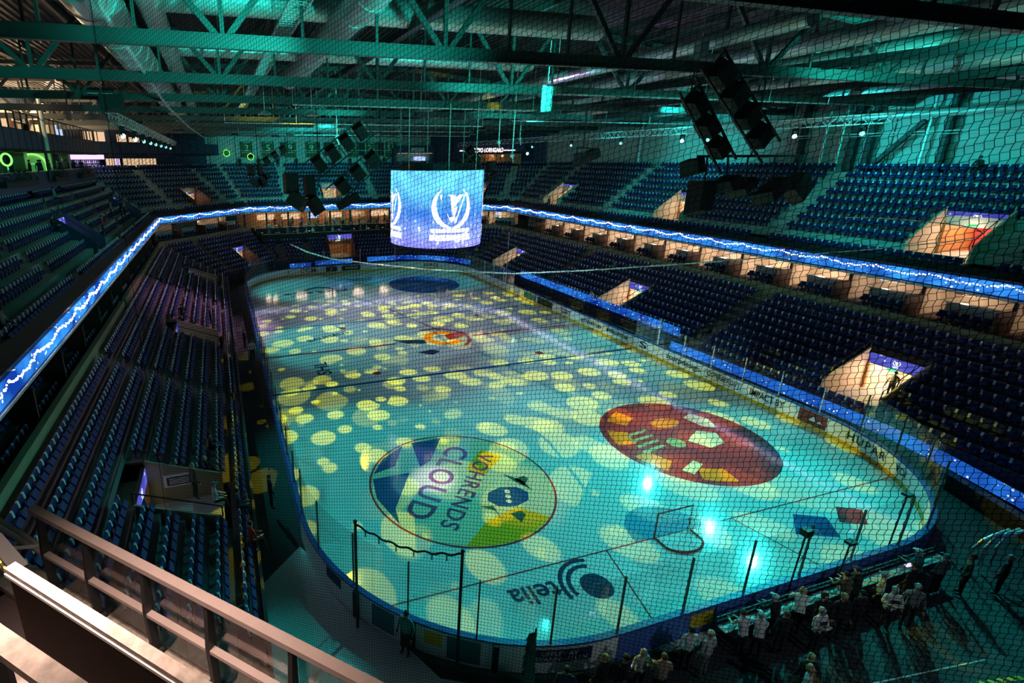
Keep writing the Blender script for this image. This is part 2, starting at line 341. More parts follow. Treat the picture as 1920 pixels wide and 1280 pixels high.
# =================================================================== ice and floors
CR = 8.5
def rink_pts(off=0.0, seg=10, hw=15.0, hl=30.0):
    pts = []
    for cx, cyy, a0 in ((hw-CR, hl-CR, 0), (-hw+CR, hl-CR, PI/2), (-hw+CR, -hl+CR, PI), (hw-CR, -hl+CR, 1.5*PI)):
        for k in range(seg+1):
            a = a0+PI/2*k/seg; pts.append((cx+(CR+off)*math.cos(a), cyy+(CR+off)*math.sin(a)))
    return pts
b = MB(); b.prism([(x, y, -0.12) for x, y in rink_pts(-0.02, 16)], (0, 0, 0.12)); ice = b.build('floor', 'ice'); tag(ice, kind='structure')
b = MB(); b.box(-40, 40, -52, 54, -0.4, -0.13); fl = b.build('floor', 'dark_floor'); tag(fl, kind='structure')
b = MB(); b.prism([(-15.3, -22, -0.13), (-12, -29, -0.13), (-9.5, -30.3, -0.13), (-9.0, -35, -0.13), (-17.4, -35, -0.13), (-17.4, -24, -0.13)], (0, 0, 0.09)); tag(b.build('floor', 'ice'), kind='structure')
def deco(name, polys, mat, z=0.004):
    m = MB()
    for p in polys: m.poly([(x, y, z) for x, y in p])
    return m.build(name, mat, ice)
def rect(x0, x1, y0, y1): return [(x0, y0), (x1, y0), (x1, y1), (x0, y1)]
def disc(cx, cyy, r, n=40, sx=1, sy=1): return [(cx+r*sx*math.cos(2*PI*k/n), cyy+r*sy*math.sin(2*PI*k/n)) for k in range(n)]
def ringp(cx, cyy, r0, r1, a0=0, a1=2*PI, n=48):
    return [[(cx+r0*math.cos(a), cyy+r0*math.sin(a)), (cx+r1*math.cos(a), cyy+r1*math.sin(a)), (cx+r1*math.cos(c), cyy+r1*math.sin(c)), (cx+r0*math.cos(c), cyy+r0*math.sin(c))]
            for a, c in ((a0+(a1-a0)*k/n, a0+(a1-a0)*(k+1)/n) for k in range(n))]
deco('centre_line', [rect(-14.9, -3.6, -.15, .15), rect(3.8, 14.9, -.15, .15)], 'ice_red')
for yy in (-7.14, 7.14): deco('blue_line', [rect(-14.9, 14.9, yy-.15, yy+.15)], 'ice_crease' if yy > 0 else 'ice_blue')
for yy in (-26, 26): deco('goal_line', [rect(-13.8, 13.8, yy-.03, yy+.03)], 'ice_red')
for sx in (-1, 1):
    for yy in (-5.64, 5.64): deco('face_off_spot', [disc(7*sx, yy, .32, 20)], 'ice_red')
for sg in (-1, 1):
    yy = 26*sg; a = [(1.83*math.cos(t), yy-sg*abs(1.83*math.sin(t))) for t in [PI*k/20 for k in range(21)]]
    deco('goal_crease', [a], 'ice_crease', 0.003)
    for sx in (-1, 1): deco('restricted_line', [[(3.3*sx, yy), (3.36*sx, yy), (4.3*sx, 29.9*sg), (4.24*sx, 29.9*sg)]], 'ice_red')
# left near circle advert: cream disc, blue wedges, two lines of letters, blue plaque on yellow
LC = (-7, -20)
deco('circle_advert', [disc(LC[0], LC[1], 4.46)], 'ice_cream', 0.003)
deco('circle_ring', ringp(LC[0], LC[1], 4.45, 4.55), 'ice_red', 0.005)
def lc(u, v):      # u along the reading direction, v letter-up
    return (LC[0]-.68*u+.74*v, LC[1]-.74*u-.68*v)
def arcpoly(a0, a1, vcut, n=14):   # part of the disc beyond a chord
    return [lc(4.4*math.cos(a), 4.4*math.sin(a)) for a in [a0+(a1-a0)*k/n for k in range(n+1)]]
deco('advert_wedge', [[lc(-3.6, -2.3), lc(-2.4, -3.6), lc(-.4, -2.3), lc(-1.2, -2.0)]], 'ice_blue', 0.006)
deco('advert_wedge', [[lc(.3, -2.6), lc(3.2, -2.1), lc(4.1, -1.5), lc(2.9, -3.2), lc(1.6, -4.05)]], 'ice_blue', 0.006)
deco('advert_wedge', [[lc(-1.9, -3.95), lc(-.2, -4.38), lc(1.2, -4.2), lc(.1, -3.5)]], 'ice_blue', 0.006)
deco('advert_field', [[lc(4.4*math.cos(a), 4.4*math.sin(a)) for a in [math.radians(t) for t in range(20, 82, 6)]]+[lc(.7, 2.9), lc(2.2, 1.9)]], 'ice_yellow', 0.005)
deco('advert_field', [[lc(-3.4, .1), lc(-1.2, -.1), lc(-1.0, .9), lc(-3.2, 1.3)]], 'ice_yellow', 0.005)
U, Vv = Vector((-.68, -.74, 0)), Vector((.74, -.68, 0))
o3 = lambda u, v, z: (lc(u, v)[0], lc(u, v)[1], z)
text_obj('advert_text', 'CLOUD', 1.75, o3(.15, -1.1, .008), U, Vv, 'ice_purple', ice, 1.15)
text_obj('advert_text', 'VOHRENDS', 1.15, o3(.2, .45, .008), U, Vv, 'ice_purple', ice, 1.12)
deco('advert_plaque', [disc(*lc(.1, 2.35), .95, 8, 1.15, .8)], 'ice_blue', 0.006)
for k in (-1, 0, 1): deco('advert_dot', [disc(*lc(.1+.35*k, 2.35+.12*k), .14, 10)], 'ice_pale', 0.008)
for a, c, d in (((-1.6, 1.7), (-.9, 3.3), (-1.2, 2.4)), ((1.4, 1.3), (1.9, 2.5), (1.1, 1.9)), ((.9, 3.1), (1.7, 3.3), (1.3, 2.7)), ((-1.9, 2.7), (-1.1, 2.9), (-1.4, 2.3))):
    deco('advert_stroke', [[lc(*a), lc(*d), lc(*c), lc((a[0]+c[0])/2-.25, (a[1]+c[1])/2+.15)]], 'ice_green', 0.007)
# right near circle advert: maroon disc, orange patches painting in yellow light dots, pale shapes
RC = (7, -20)
deco('circle_advert', [disc(RC[0], RC[1], 4.5)], 'ice_maroon', 0.003)
for a in (1.9, 2.6, 3.3, 4.1): deco('advert_light_patch', ringp(RC[0], RC[1], 3.0, 4.1, a, a+.42, 8), 'ice_orange', 0.005)
deco('advert_light_patch', [disc(7.4, -18.2, .75, 14, 1.3, .7)], 'ice_orange', 0.005)
deco('advert_light_patch', [[(7.0, -20.2), (8.4, -19.5), (9.3, -20.0), (8.8, -21.0), (7.6, -21.2)]], 'ice_cream', 0.006)
deco('advert_light_patch', [[(9.0, -18.0), (9.8, -17.7), (10.3, -18.6), (9.9, -19.6), (9.2, -19.2)]], 'ice_cream', 0.006)
deco('advert_light_patch', [disc(6.2, -20.2, .5, 12)], 'ice_olive', 0.006)
for k in range(4): deco('advert_light_patch', [[(3.7+.1*k, -20.6+.55*k), (5.4+.1*k, -20.3+.55*k), (5.4+.1*k, -20.1+.55*k), (3.7+.1*k, -20.35+.55*k)]], 'ice_olive', 0.006)
deco('advert_light_patch', [[(4.3, -22.4), (5.6, -21.9), (5.8, -22.3), (4.6, -22.9)]], 'ice_cream', 0.006)
# far circles and the centre spot
deco('circle_advert', [disc(7, 20, 4.5)], 'ice_blue', 0.003)
text_obj('advert_text', 'BYGG', 1.5, (5.6, 20.3, .006), (1, 0, 0), (0, 1, 0), 'ice_crease', ice)
for k in range(5): deco('advert_stroke', [[(-11+1.3*k, 20.2+.3*(k % 2)), (-10.2+1.3*k, 20.7), (-9.7+1.3*k, 20.1), (-10.3+1.3*k, 19.7)]], 'ice_navy', 0.005)
deco('advert_stroke', ringp(-6.3, 20.6, 1.5, 2.1, .2, 2.9, 12), 'ice_navy', 0.005)
deco('advert_stroke', [[(-4.6, 20.4), (-2.8, 20.9), (-3.2, 19.9), (-4.5, 19.7)]], 'ice_blue', 0.005)
deco('centre_emblem', ringp(1.0, .2, 1.1, 1.8, 0.4, 5.6, 22), 'ice_orange', 0.006)
deco('centre_emblem', ringp(.6, .2, 2.5, 2.8, -1.0, 1.9, 18), 'ice_red', 0.006)
deco('centre_emblem', [[(1.3, -.5), (3.6, .3), (3.3, 1.4), (1.3, .9)]], 'ice_red', 0.0065)
deco('centre_emblem', [[(-3.6, 1.0), (-.8, .2), (-1.0, -.7), (-2.6, -.3)]], 'ice_navy', 0.0065)
deco('centre_emblem', [[(-2.6, -2.6), (-1.2, -2.2), (-.6, -2.8), (-1.5, -3.4)]], 'ice_navy', 0.0065)
text_obj('ice_logo', 'SHL', 1.5, (-10.7, -3.5, .006), (0, 1, 0), (-1, 0, 0), 'ice_navy', ice)
text_obj('ice_logo', 'BAUHAUS', .95, (-8.8, 3.7, .006), (.94, .35, 0), (-.35, .94, 0), 'ice_navy', ice)
text_obj('ice_logo', 'telia', 1.2, (-7.35, -27.05, .006), (-1, .05, 0), (-.05, -1, 0), 'ice_navy', ice)
deco('ice_logo_ball', [disc(-4.95, -27.42, .6, 24)], 'ice_navy', 0.006)
for r in (.85, 1.15): deco('ice_logo_ball', ringp(-5.0, -27.35, r, r+.17, 1.2, 3.4, 10), 'ice_navy', 0.006)
deco('ice_logo_ball', [[(5.0, -27.6), (6.2, -26.6), (7.4, -27.2), (6.6, -28.3)]], 'ice_blue', 0.006)
deco('ice_logo_ball', [[(7.6, -27.6), (8.6, -26.8), (9.5, -27.3), (8.6, -28.1)]], 'ice_maroon', 0.006)

# =================================================================== rink boards
per = []       # (x,y,nx,ny,kind)
def seg_line(p, q, n, kind):
    for k in range(n):
        a = (p[0]+(q[0]-p[0])*k/n, p[1]+(q[1]-p[1])*k/n); c = (p[0]+(q[0]-p[0])*(k+1)/n, p[1]+(q[1]-p[1])*(k+1)/n)
        per.append(([a, c], kind))
def seg_arc(cx, cyy, a0, n, kind):
    for k in range(n):
        per.append(([(cx+CR*math.cos(a0+PI/2*(k+t/4)/n), cyy+CR*math.sin(a0+PI/2*(k+t/4)/n)) for t in range(5)], kind))
seg_line((15, -21.5), (15, 21.5), 18, 'right'); seg_arc(6.5, 21.5, 0, 6, 'corner_fr'); seg_line((6.5, 30), (-6.5, 30), 5, 'far'); seg_arc(-6.5, 21.5, PI/2, 6, 'corner_fl')
seg_line((-15, 21.5), (-15, -21.5), 18, 'left'); seg_arc(-6.5, -21.5, PI, 6, 'corner_nl'); seg_line((-6.5, -30), (6.5, -30), 5, 'near'); seg_arc(6.5, -21.5, 1.5*PI, 6, 'corner_nr')
boards = thing('rink_boards', 'white dasher boards with yellow kick plate and clear glass round the ice rink', 'rink boards')
def outn(a, c):
    dx, dy = c[0]-a[0], c[1]-a[1]; l = math.hypot(dx, dy); return (dy/l, -dx/l)
for pts, kind in per:
    pn, kp, cpb, gl = MB(), MB(), MB(), MB()
    mid = pts[len(pts)//2] if len(pts) > 2 else ((pts[0][0]+pts[1][0])/2, (pts[0][1]+pts[1][1])/2)
    bench = kind == 'right' and -8 < mid[1] < 11
    gh = 2.75 if kind in ('left', 'right') else 3.3
    for a, c in zip(pts[:-1], pts[1:]):
        n = outn(a, c); e = 0.012 if len(pts) == 2 else 0.0
        dx, dy = (c[0]-a[0]), (c[1]-a[1]); l = math.hypot(dx, dy); tx, ty = dx/l*e, dy/l*e
        a = (a[0]+tx, a[1]+ty); c = (c[0]-tx, c[1]-ty)
        def O(p, d, z): return (p[0]+n[0]*d, p[1]+n[1]*d, z)
        pn.quad(O(a, 0, .22), O(c, 0, .22), O(c, 0, 1.07), O(a, 0, 1.07), 0); pn.quad(O(c, .16, 0), O(a, .16, 0), O(a, .16, 1.07), O(c, .16, 1.07), 1)
        pn.quad(O(a, 0, .22), O(a, .16, .22), O(a, .16, 1.07), O(a, 0, 1.07), 0); pn.quad(O(c, .16, .22), O(c, 0, .22), O(c, 0, 1.07), O(c, .16, 1.07), 0)
        kp.prism([O(a, -.012, 0), O(c, -.012, 0), O(c, .05, 0), O(a, .05, 0)], (0, 0, .215))
        cpb.prism([O(a, -.02, 1.07), O(c, -.02, 1.07), O(c, .18, 1.07), O(a, .18, 1.07)], (0, 0, .07))
        if not bench: gl.prism([O(a, .07, 1.14), O(c, .07, 1.14), O(c, .085, 1.14), O(a, .085, 1.14)], (0, 0, gh-1.14))
    out = 'board' if kind == 'corner_nl' else 'board_out'
    pn.build('board_panel', ['board', out], boards); kp.build('kick_plate', 'kick', boards); cpb.build('cap_rail', 'cap', boards)
    if not bench:
        gl.build('glass_pane', 'glass', boards)
        a, n = pts[0], outn(pts[0], pts[1])
        ps = MB(); ps.obox((a[0]+n[0]*.078, a[1]+n[1]*.078, (1.14+gh)/2+.0), (n[0]*.03, n[1]*.03, 0), (-n[1]*.025, n[0]*.025, 0), (0, 0, (gh-1.14)/2)); ps.build('glass_post', 'alu' if kind in ('right', 'far') else 'steel', boards)
# printed adverts on the boards (flat print on the inner and outer faces)
def wrap_in(s0, x0, y0, tx, ty, nx, ny): return (x0, y0, tx, ty, nx, ny)
def ad_panel(name, p, q, z0, z1, mat):
    a, c = Vector((p[0], p[1], 0)), Vector((q[0], q[1], 0)); t = (c-a).normalized(); n = Vector((t.y, -t.x, 0))*.006
    m = MB(); m.obox(((a+c)/2)+n+Vector((0, 0, (z0+z1)/2)), t*((c-a).length/2), n*.5, (0, 0, (z1-z0)/2)); return m.build(name, mat, boards)
def ad_text(body, x, y, t, size, mat, z=.66, sp=1.0, sx=1.0):
    t = Vector((t[0], t[1], 0)).normalized(); n = Vector((t.y, -t.x, 0))
    return text_obj('board_print', body, size, Vector((x, y, z))+n*.014, t, (0, 0, 1), mat, boards, sp, sx=sx)
tr = (0, -1)   # along the right boards, read from the ice
for body, y0, y1, sz, mat in (('CSST', 2.7, 1.2, .62, 'ad_black'), ('gonsmo', -.43, -3.2, .62, 'ad_black'), ('MYBERGSTEKNIK', -3.9, -6.5, .42, 'ad_black'), ('S', -7.8, -8.6, .75, 'ad_black'),
                              ('scorpdesign', -10.6, -13.6, .6, 'ad_black'), ('ÖSTERBERGS', -14.2, -16.4, .46, 'ad_black'), ('IMPACT BY', -17.4, -19.6, .62, 'ad_black')):
    me = ad_text(body, 14.99, (y0+y1)/2, tr, sz, mat)
    wd = max(v.co.y for v in me.data.vertices)-min(v.co.y for v in me.data.vertices)
    cy0 = (y0+y1)/2
    for v in me.data.vertices: v.co.y = cy0+(v.co.y-cy0)*abs(y1-y0)/wd
ad_panel('board_advert', (14.99, 9.6), (14.99, 7.2), .3, 1.0, 'ad_teal'); ad_panel('board_advert', (14.99, 6.9), (14.99, 4.2), .26, 1.02, 'ad_green'); ad_panel('board_advert', (14.985, 6.8), (14.985, 4.3), .34, .94, 'ad_black')
t_ = ad_text('SYSTEMAIR', 14.965, 5.55, tr, .36, 'ad_green', .64)
ad_panel('board_advert', (14.99, -20.5), (14.99, -22.2), .24, 1.05, 'ad_red')
m = MB(); m.poly([(14.97, -21.1, .5), (14.97, -21.35, .8), (14.97, -21.5, .5)]); m.poly([(14.97, -21.55, .5), (14.97, -21.7, .7), (14.97, -21.85, .5)]); m.build('board_print', 'white', boards)
m = MB()
for za in (.4, .9): m.box(14.965, 14.975, -16.6, -14.0, za-.012, za+.012)
for ya in (-16.6, -14.0): m.box(14.965, 14.975, ya-.012, ya+.012, .4, .9)
m.build('board_print', 'ad_black', boards)
def corner_text(body, cx, cyy, a_mid, size, mat, sp=1.0, inside=True, z=.66, rad=CR-.02):
    me = text_mesh(body, size, spacing=sp)
    for v in me.vertices:
        a = a_mid-v.co.x/rad if inside else a_mid+v.co.x/rad
        v.co = (cx+rad*math.cos(a), cyy+rad*math.sin(a), z+v.co.y)
    me.materials.append(M[mat]); o = bpy.data.objects.new('board_print', me); COL.objects.link(o); o.parent = boards
corner_text('HUPAR', 6.5, -21.5, -.34, .62, 'ad_black', 1.3); corner_text('VOI', 6.5, -21.5, -.62, .5, 'ad_black')
tf = (1, 0)
ad_text('CCM', -6.2, 29.98, tf, .8, 'ad_red', .64, 1.1, 1.25)
ad_panel('board_advert', (-3.7, 29.99), (-2.1, 29.99), .3, 1.0, 'ad_black'); ad_text('JP', -2.9, 29.965, tf, .5, 'ice_yellow', .64)
ad_panel('board_advert', (-1.4, 29.99), (1.3, 29.99), .3, 1.0, 'ad_black'); ad_text('STADIUM', 0, 29.965, tf, .42, 'white', .64)
ad_text('ABC', 4.3, 29.98, tf, .6, 'ad_red'); ad_text('JULA', 6.3, 29.98, tf, .6, 'ad_red')
m = MB(); m.poly([(-9.3+.42*math.cos(a), 29.62, .66+.42*math.sin(a)) for a in [2*PI*k/20 for k in range(20)]]); o = m.build('board_print', 'ad_black', boards)
corner_text('BIORGA', 6.5, 21.5, .95, .6, 'ad_red')
# outside prints of the near-left gate boards
def out_panel(a0, a1, z0, z1, mat):
    m = MB(); r = CR+.17; n = 4
    for k in range(n):
        a, c = a0+(a1-a0)*k/n, a0+(a1-a0)*(k+1)/n
        m.quad(*[(-6.5+r*math.cos(t), -21.5+r*math.sin(t), z) for t, z in ((a, z0), (c, z0), (c, z1), (a, z1))])
    return m.build('board_advert', mat, boards)
D = math.radians
out_panel(D(200), D(206), .55, 1.0, 'navy'); out_panel(D(216), D(222), .1, 1.0, 'ad_teal'); out_panel(D(229), D(233), .45, .95, 'yellow'); out_panel(D(234), D(241), .1, 1.0, 'ad_teal')
out_panel(D(250), D(264), .45, .95, 'navy')
corner_text('UPPLEV AV', -6.5, -21.5, D(257), .24, 'banner_txt', 1.0, False, .80, CR+.185); corner_text('SAVANNHALLEN', -6.5, -21.5, D(257), .24, 'banner_txt', 1.0, False, .58, CR+.185)
ad_panel('board_advert', (-3.6, -30.165), (-2.6, -30.165), .35, .95, 'yellow')
for a_ in (D(211.5), D(224.5), D(226.5), D(244)):
    m = MB(); r = CR+.22; m.obox((-6.5+r*math.cos(a_), -21.5+r*math.sin(a_), .55), (.07*math.cos(a_), .07*math.sin(a_), 0), (-.09*math.sin(a_), .09*math.cos(a_), 0), (0, 0, .55)); m.build('gate_post', 'black', boards)

# tall gate poles with rope
for (x, y), nm in (((-14.0, -26.5), 'left'), ((-11.3, -28.7), 'right')):
    b = MB(); b.tube([(x, y, 0), (x, y, 4.3)], .05, 8); b.ball((x, y, 4.32), .07)
    tag(b.build('net_pole', 'dark_steel'), 'slim dark pole at the %s end of the near corner rink gate' % nm, 'pole', 'gate poles')
b = MB(); b.tube([(-14.0+2.7*t, -26.5-2.2*t, 4.2-.35*math.sin(PI*t)+.04*math.sin(40*t)) for t in [k/30 for k in range(31)]], .035, 5)
for k in (3, 7, 12, 17, 22, 26):
    t = k/30; b.bar((-14.0+2.7*t, -26.5-2.2*t, 4.2-.35*math.sin(PI*t)), (-14.0+2.7*t, -26.5-2.2*t, 3.95-.35*math.sin(PI*t)), .03)
tag(b.build('gathered_net_rope', 'black'), 'black gathered net rope sagging between the two gate poles', 'rope')

# =================================================================== goal
g = thing('hockey_goal', 'red tube hockey goal with pale net on the near goal line', 'goal', (0, -26, 0))
gx = .915
b = MB(); b.tube([(-gx, -26, 0), (-gx, -26, 1.22), (gx, -26, 1.22), (gx, -26, 0)], .035, 8); b.build('goal_frame', 'red_tube', g)
base = [(-gx, -26, .04)]+[(-gx+.1-.25*math.sin(PI*k/12)*0-.12+.0, -26, .04) for k in ()]
base = [(gx*math.cos(a)*1.1 if abs(math.cos(a)) < .95 else gx*math.copysign(1, math.cos(a)), -26-1.12*abs(math.sin(a))**.6, .04) for a in [PI*k/16 for k in range(17)]]
b = MB(); b.tube(base, .045, 8); b.build('base_frame', 'red_tube', g)
b = MB(); topb = [(gx*math.cos(a)*.98, -26-.55*abs(math.sin(a))**.6, 1.2) for a in [PI*k/16 for k in range(17)]]; b.tube(topb, .022, 6); b.tube([(0, -26.55, 1.2), (0, -27.1, .05)], .02, 6); b.build('back_frame', 'white', g)
b = MB()
for k in range(17):
    for j in range(1, 2): pass
    b.tube([topb[k], base[k]], .008, 3, caps=False)
for j in range(1, 9):
    b.tube([tuple(Vector(topb[k]).lerp(Vector(base[k]), j/9)) for k in range(17)], .008, 3, caps=False)
for j in range(1, 6):
    y = -26-.55*j/6; xx = gx*.97*(1-(j/6)**3*.5); b.bar((-xx, y, 1.2), (xx, y, 1.2), .014)
tag(b.build('goal_net', 'white', g), kind='stuff')
# =================================================================== seating bowl (an octagon of stands round the rink)
RT = math.sqrt(.5)
SIDES = ['right', 'far_right', 'far', 'far_left', 'left', 'near_left']
NRM = dict(right=(1, 0), far_right=(RT, RT), far=(0, 1), far_left=(-RT, RT), left=(-1, 0), near_left=(-RT, -RT))
DST = dict(right=24.6, far_right=39.03, far=42.3, far_left=39.03, left=24.6, near_left=39.03)
def isect(a, da, c, dc):
    (a1, a2), (b1, b2) = a, c; det = a1*b2-a2*b1
    return ((da*b2-dc*a2)/det, (a1*dc-b1*da)/det)
def ends(side, d):
    i = SIDES.index(side); n = NRM[side]; D0 = DST[side]+d
    if side == 'right': p = (D0, -36.0)
    else: p = isect(NRM[SIDES[i-1]], DST[SIDES[i-1]]+d, n, D0)
    if side == 'near_left':
        x = -17.6; q = (x, -(D0/RT)-x)
        if q[0] < p[0]: q = p
    else: q = isect(n, D0, NRM[SIDES[i+1]], DST[SIDES[i+1]]+d)
    return Vector((p[0], p[1], 0)), Vector((q[0], q[1], 0))
def nv(side): return Vector(NRM[side]+(0,))
def tv(side): n = NRM[side]; return Vector((-n[1], n[0], 0))
def tpos(side, t, d, z): return nv(side)*(DST[side]+d)+tv(side)*t+Vector((0, 0, z))
def trange(side, d):
    a, c = ends(side, d); t = tv(side); return a.dot(t), c.dot(t)
# entrances through the stands: side -> list of (t, half width)
VOM_LOW = dict(right=[(-20.9, 1.6), (0.0, 1.6), (21.3, 1.6)], left=[(20.2, 1.6), (-1.0, 1.6), (-23.0, 1.6)], far=[(-0.2, 2.1)], far_left=[(-14.4, 1.4)], far_right=[])
VOM_UP = dict(right=[(-18.8, 1.7), (2.9, 1.7), (22.9, 1.7)], left=[(-4.5, 1.6), (-27.0, 1.6)], far=[(-0.6, 1.6)], far_left=[(-13.9, 1.6)], far_right=[(10.1, 1.5)])
AISLE_LOW = dict(right=[-31.5, -10.4, 10.6, 27.5], left=[27.6, 9.5, -12.0], far=[9.0, -9.0, 5.0], far_left=[-9.2], far_right=[9, 16], near_left=[])
AISLE_UP = dict(right=[-21.4, -8, 12.6, 26], left=[-8.3, 7, 19, -17, -31], far=[6.8, -7.5], far_left=[-8.6, -18.5], far_right=[5.5, 15.5])
seats = []      # (pos, outward normal, tier, side, row, t)
def split(t0, t1, holes):
    segs = [(min(t0, t1), max(t0, t1))]
    for c, h in holes:
        out = []
        for a, b_ in segs:
            if c+h <= a or c-h >= b_: out.append((a, b_)); continue
            if c-h > a: out.append((a, c-h))
            if c+h < b_: out.append((c+h, b_))
        segs = out
    return [s for s in segs if s[1]-s[0] > .3]
def tread(side, d0, d1, z, th, holes, mat, parent, rise, name='terrace_step'):
    """one step: tread slab from d0 to d1 and its riser on the rink side, mitred at the corners"""
    a0, a1 = trange(side, d0); b0, b1 = trange(side, d1)
    lo = min(a0, a1); hi = max(a0, a1)
    for s0, s1 in split(lo, hi, holes):
        def cl(s, inner): 
            x0, x1 = (min(b0, b1), max(b0, b1))
            if abs(s-lo) < 1e-6: return x0
            if abs(s-hi) < 1e-6: return x1
            return s
        m = MB(); P = lambda s, d, zz: tpos(side, s, d, zz)
        e0, e1 = cl(s0, 0), cl(s1, 0)
        m.prism([P(s0, d0, z-th), P(s1, d0, z-th), P(e1, d1, z-th), P(e0, d1, z-th)], (0, 0, th))
        m.prism([P(s0, d0, z-rise-.02), P(s1, d0, z-rise-.02), P(s1, d0+.1, z-rise-.02), P(s0, d0+.1, z-rise-.02)], (0, 0, rise-th+.02))
        m.build(name, mat, parent)
def seat_row(side, d, z, holes, aisles, tier, row):
    t0, t1 = sorted(trange(side, d)); t0 += .3; t1 -= .3
    n = int((t1-t0)/.5)
    for k in range(n):
        t = t0+.25+k*.5
        if any(abs(t-c) < h+.15 for c, h in holes) or any(abs(t-a) < .62 for a in aisles): continue
        seats.append((tpos(side, t, d, z), nv(side), tier, side, row, t))
NICE = dict(right='right', far_right='far right corner', far='far end', far_left='far left corner', left='left', near_left='near left corner')
LOWD = [-.42-.83*k for k in range(9)]
stands = {}
for side in SIDES:
    st = thing('lower_stand', 'dark stepped lower stand along the %s side below the blue ribbon screen' % NICE[side] if side in ('right', 'left') else 'dark stepped lower stand at the %s of the rink' % NICE[side], 'stand')
    stands[side] = st
    for k in range(9):
        if side == 'far' and k < 3: continue
        d = LOWD[k]; z = 5.09-.43*k-.70
        holes = [(c, h) for c, h in VOM_LOW.get(side, [])] if 3 <= k <= 7 else []
        if side == 'far': holes = [(c, h) for c, h in VOM_LOW['far']] if k >= 4 else []
        tread(side, d-.45, d+.38, z, .12, holes, 'tread', st, .43)
        seat_row(side, d, z, holes, AISLE_LOW.get(side, []), 'lower', k)
    # front wall
    a0, a1 = sorted(trange(side, -7.5))
    m = MB(); m.obox(tpos(side, (a0+a1)/2, -7.6, .55), tv(side)*((a1-a0)/2), nv(side)*.06, (0, 0, .75)); m.build('front_wall', 'dark_steel', st)
    # wall band behind the top row and box floor
    if side != 'far':
        a0, a1 = sorted(trange(side, .12)); hl = [] if side != 'left' else [(-1.2, .4)]
        m = MB()
        for s0, s1 in split(a0, a1, hl): m.obox(tpos(side, (s0+s1)/2, .12, 4.85), tv(side)*((s1-s0)/2), nv(side)*.14, (0, 0, .62))
        m.build('wall_band', 'band', st)
        for d0, d1, zz in ((.26, 1.1, 4.72), (1.1, 2.0, 5.3), (2.0, 4.8, 5.3)):
            a0, a1 = sorted(trange(side, d0))
            m = MB(); m.obox(tpos(side, (a0+a1)/2, (d0+d1)/2, zz-.06), tv(side)*((a1-a0)/2-.02), nv(side)*((d1-d0)/2), (0, 0, .06)); m.build('box_floor', 'tread', st)
# ------------------------------------------------ upper stands
def up_row(k, left):
    if k == 8: return (1.05, 9.42) if not left else (.9, 9.3)
    return (33.85-.9*k-24.6, 14.77-.635*k) if not left else (33.3-.9*k-24.6, 14.45-.66*k)
for side in SIDES[:5]:
    left = side == 'left'
    st = thing('upper_stand', 'stepped upper stand with pale treads, %s, above the ribbon screen' % NICE[side], 'stand')
    rows = range(2, 9) if left else range(0, 9)
    for k in rows:
        d, zs = up_row(k, left); z = zs-.70
        holes = VOM_UP.get(side, []) if k in (4, 5, 6, 7) and not left or (left and k in (5, 6, 7)) else []
        if k in (4,) : holes = []
        if k == 8: tread(side, d-.5, d+1.25, z, .12, [], 'tread_up', st, .3)
        else: tread(side, d-.5, d+.4, z, .12, holes, 'tread_up', st, .64)
        seat_row(side, d, z, holes, AISLE_UP.get(side, []), 'upper', k)
    a0, a1 = sorted(trange(side, 0))
    m = MB(); m.obox(tpos(side, (a0+a1)/2, .12, 8.12), tv(side)*((a1-a0)/2), nv(side)*.1, (0, 0, .52)); m.build('parapet', 'navy', st)
    m = MB(); m.prism([tpos(side, a0, .02, 8.52), tpos(side, a1, .02, 8.52), tpos(side, a1, .7, 8.95), tpos(side, a0, .7, 8.95)], (0, 0, .06)); m.build('sloped_ledge', 'dark_steel', st)
    a0, a1 = sorted(trange(side, 4.6))
    m = MB(); m.prism([tpos(side, a0+.1, .05, 7.5), tpos(side, a1-.1, .05, 7.5), tpos(side, a1-.1, 5.2, 7.5), tpos(side, a0+.1, 5.2, 7.5)], (0, 0, .1)); m.build('soffit', 'dark_steel', st)
    m = MB(); m.obox(tpos(side, (a0+a1)/2, -.06, 7.6), tv(side)*((a1-a0)/2-1.9), nv(side)*.08, (0, 0, .05)); m.build('teal_ledge', 'ledge', st)
# ------------------------------------------------ LED ribbon round the bowl and the fairy-light garland over it
for side in SIDES[:5]:
    a0, a1 = sorted(trange(side, -.03))
    m = MB(); m.obox(tpos(side, (a0+a1)/2, -.05, 8.12), tv(side)*((a1-a0)/2), nv(side)*.05, (0, 0, .36))
    tag(m.build('ribbon_screen', 'led'), 'long blue ribbon screen with falling snow on the %s side parapet' % NICE[side], 'screen')
    gth = thing('fairy_light_garland', 'swagged garland of white fairy lights hung over the %s side ribbon screen' % NICE[side], 'garland', tuple(tpos(side, (a0+a1)/2, -.2, 8.2)))
    sp = 3.1; n = max(1, round((a1-a0)/sp)); pts = []
    for k in range(n*10+1):
        t = a0+(a1-a0)*k/(n*10); f = (k % 10)/10; pts.append(tpos(side, t, -.16, 8.42-.85*(f*(1-f))*1.15))
    m = MB(); m.tube(pts, .012, 4, caps=False); m.build('cable', 'white', gth)
    m = MB()
    L_ = sum((Vector(pts[i+1])-Vector(pts[i])).length for i in range(len(pts)-1)); nb = int(L_/.15); 
    for k in range(nb):
        x = k/nb*(len(pts)-1); i = int(x); p = Vector(pts[i]).lerp(Vector(pts[i+1]), x-i)
        m.ball(p+Vector((random.uniform(-.02, .02), random.uniform(-.02, .02), random.uniform(-.07, .05))), random.uniform(.028, .05), 0, 5, 3)
    tag(m.build('bulbs', 'bulb', gth), kind='stuff')
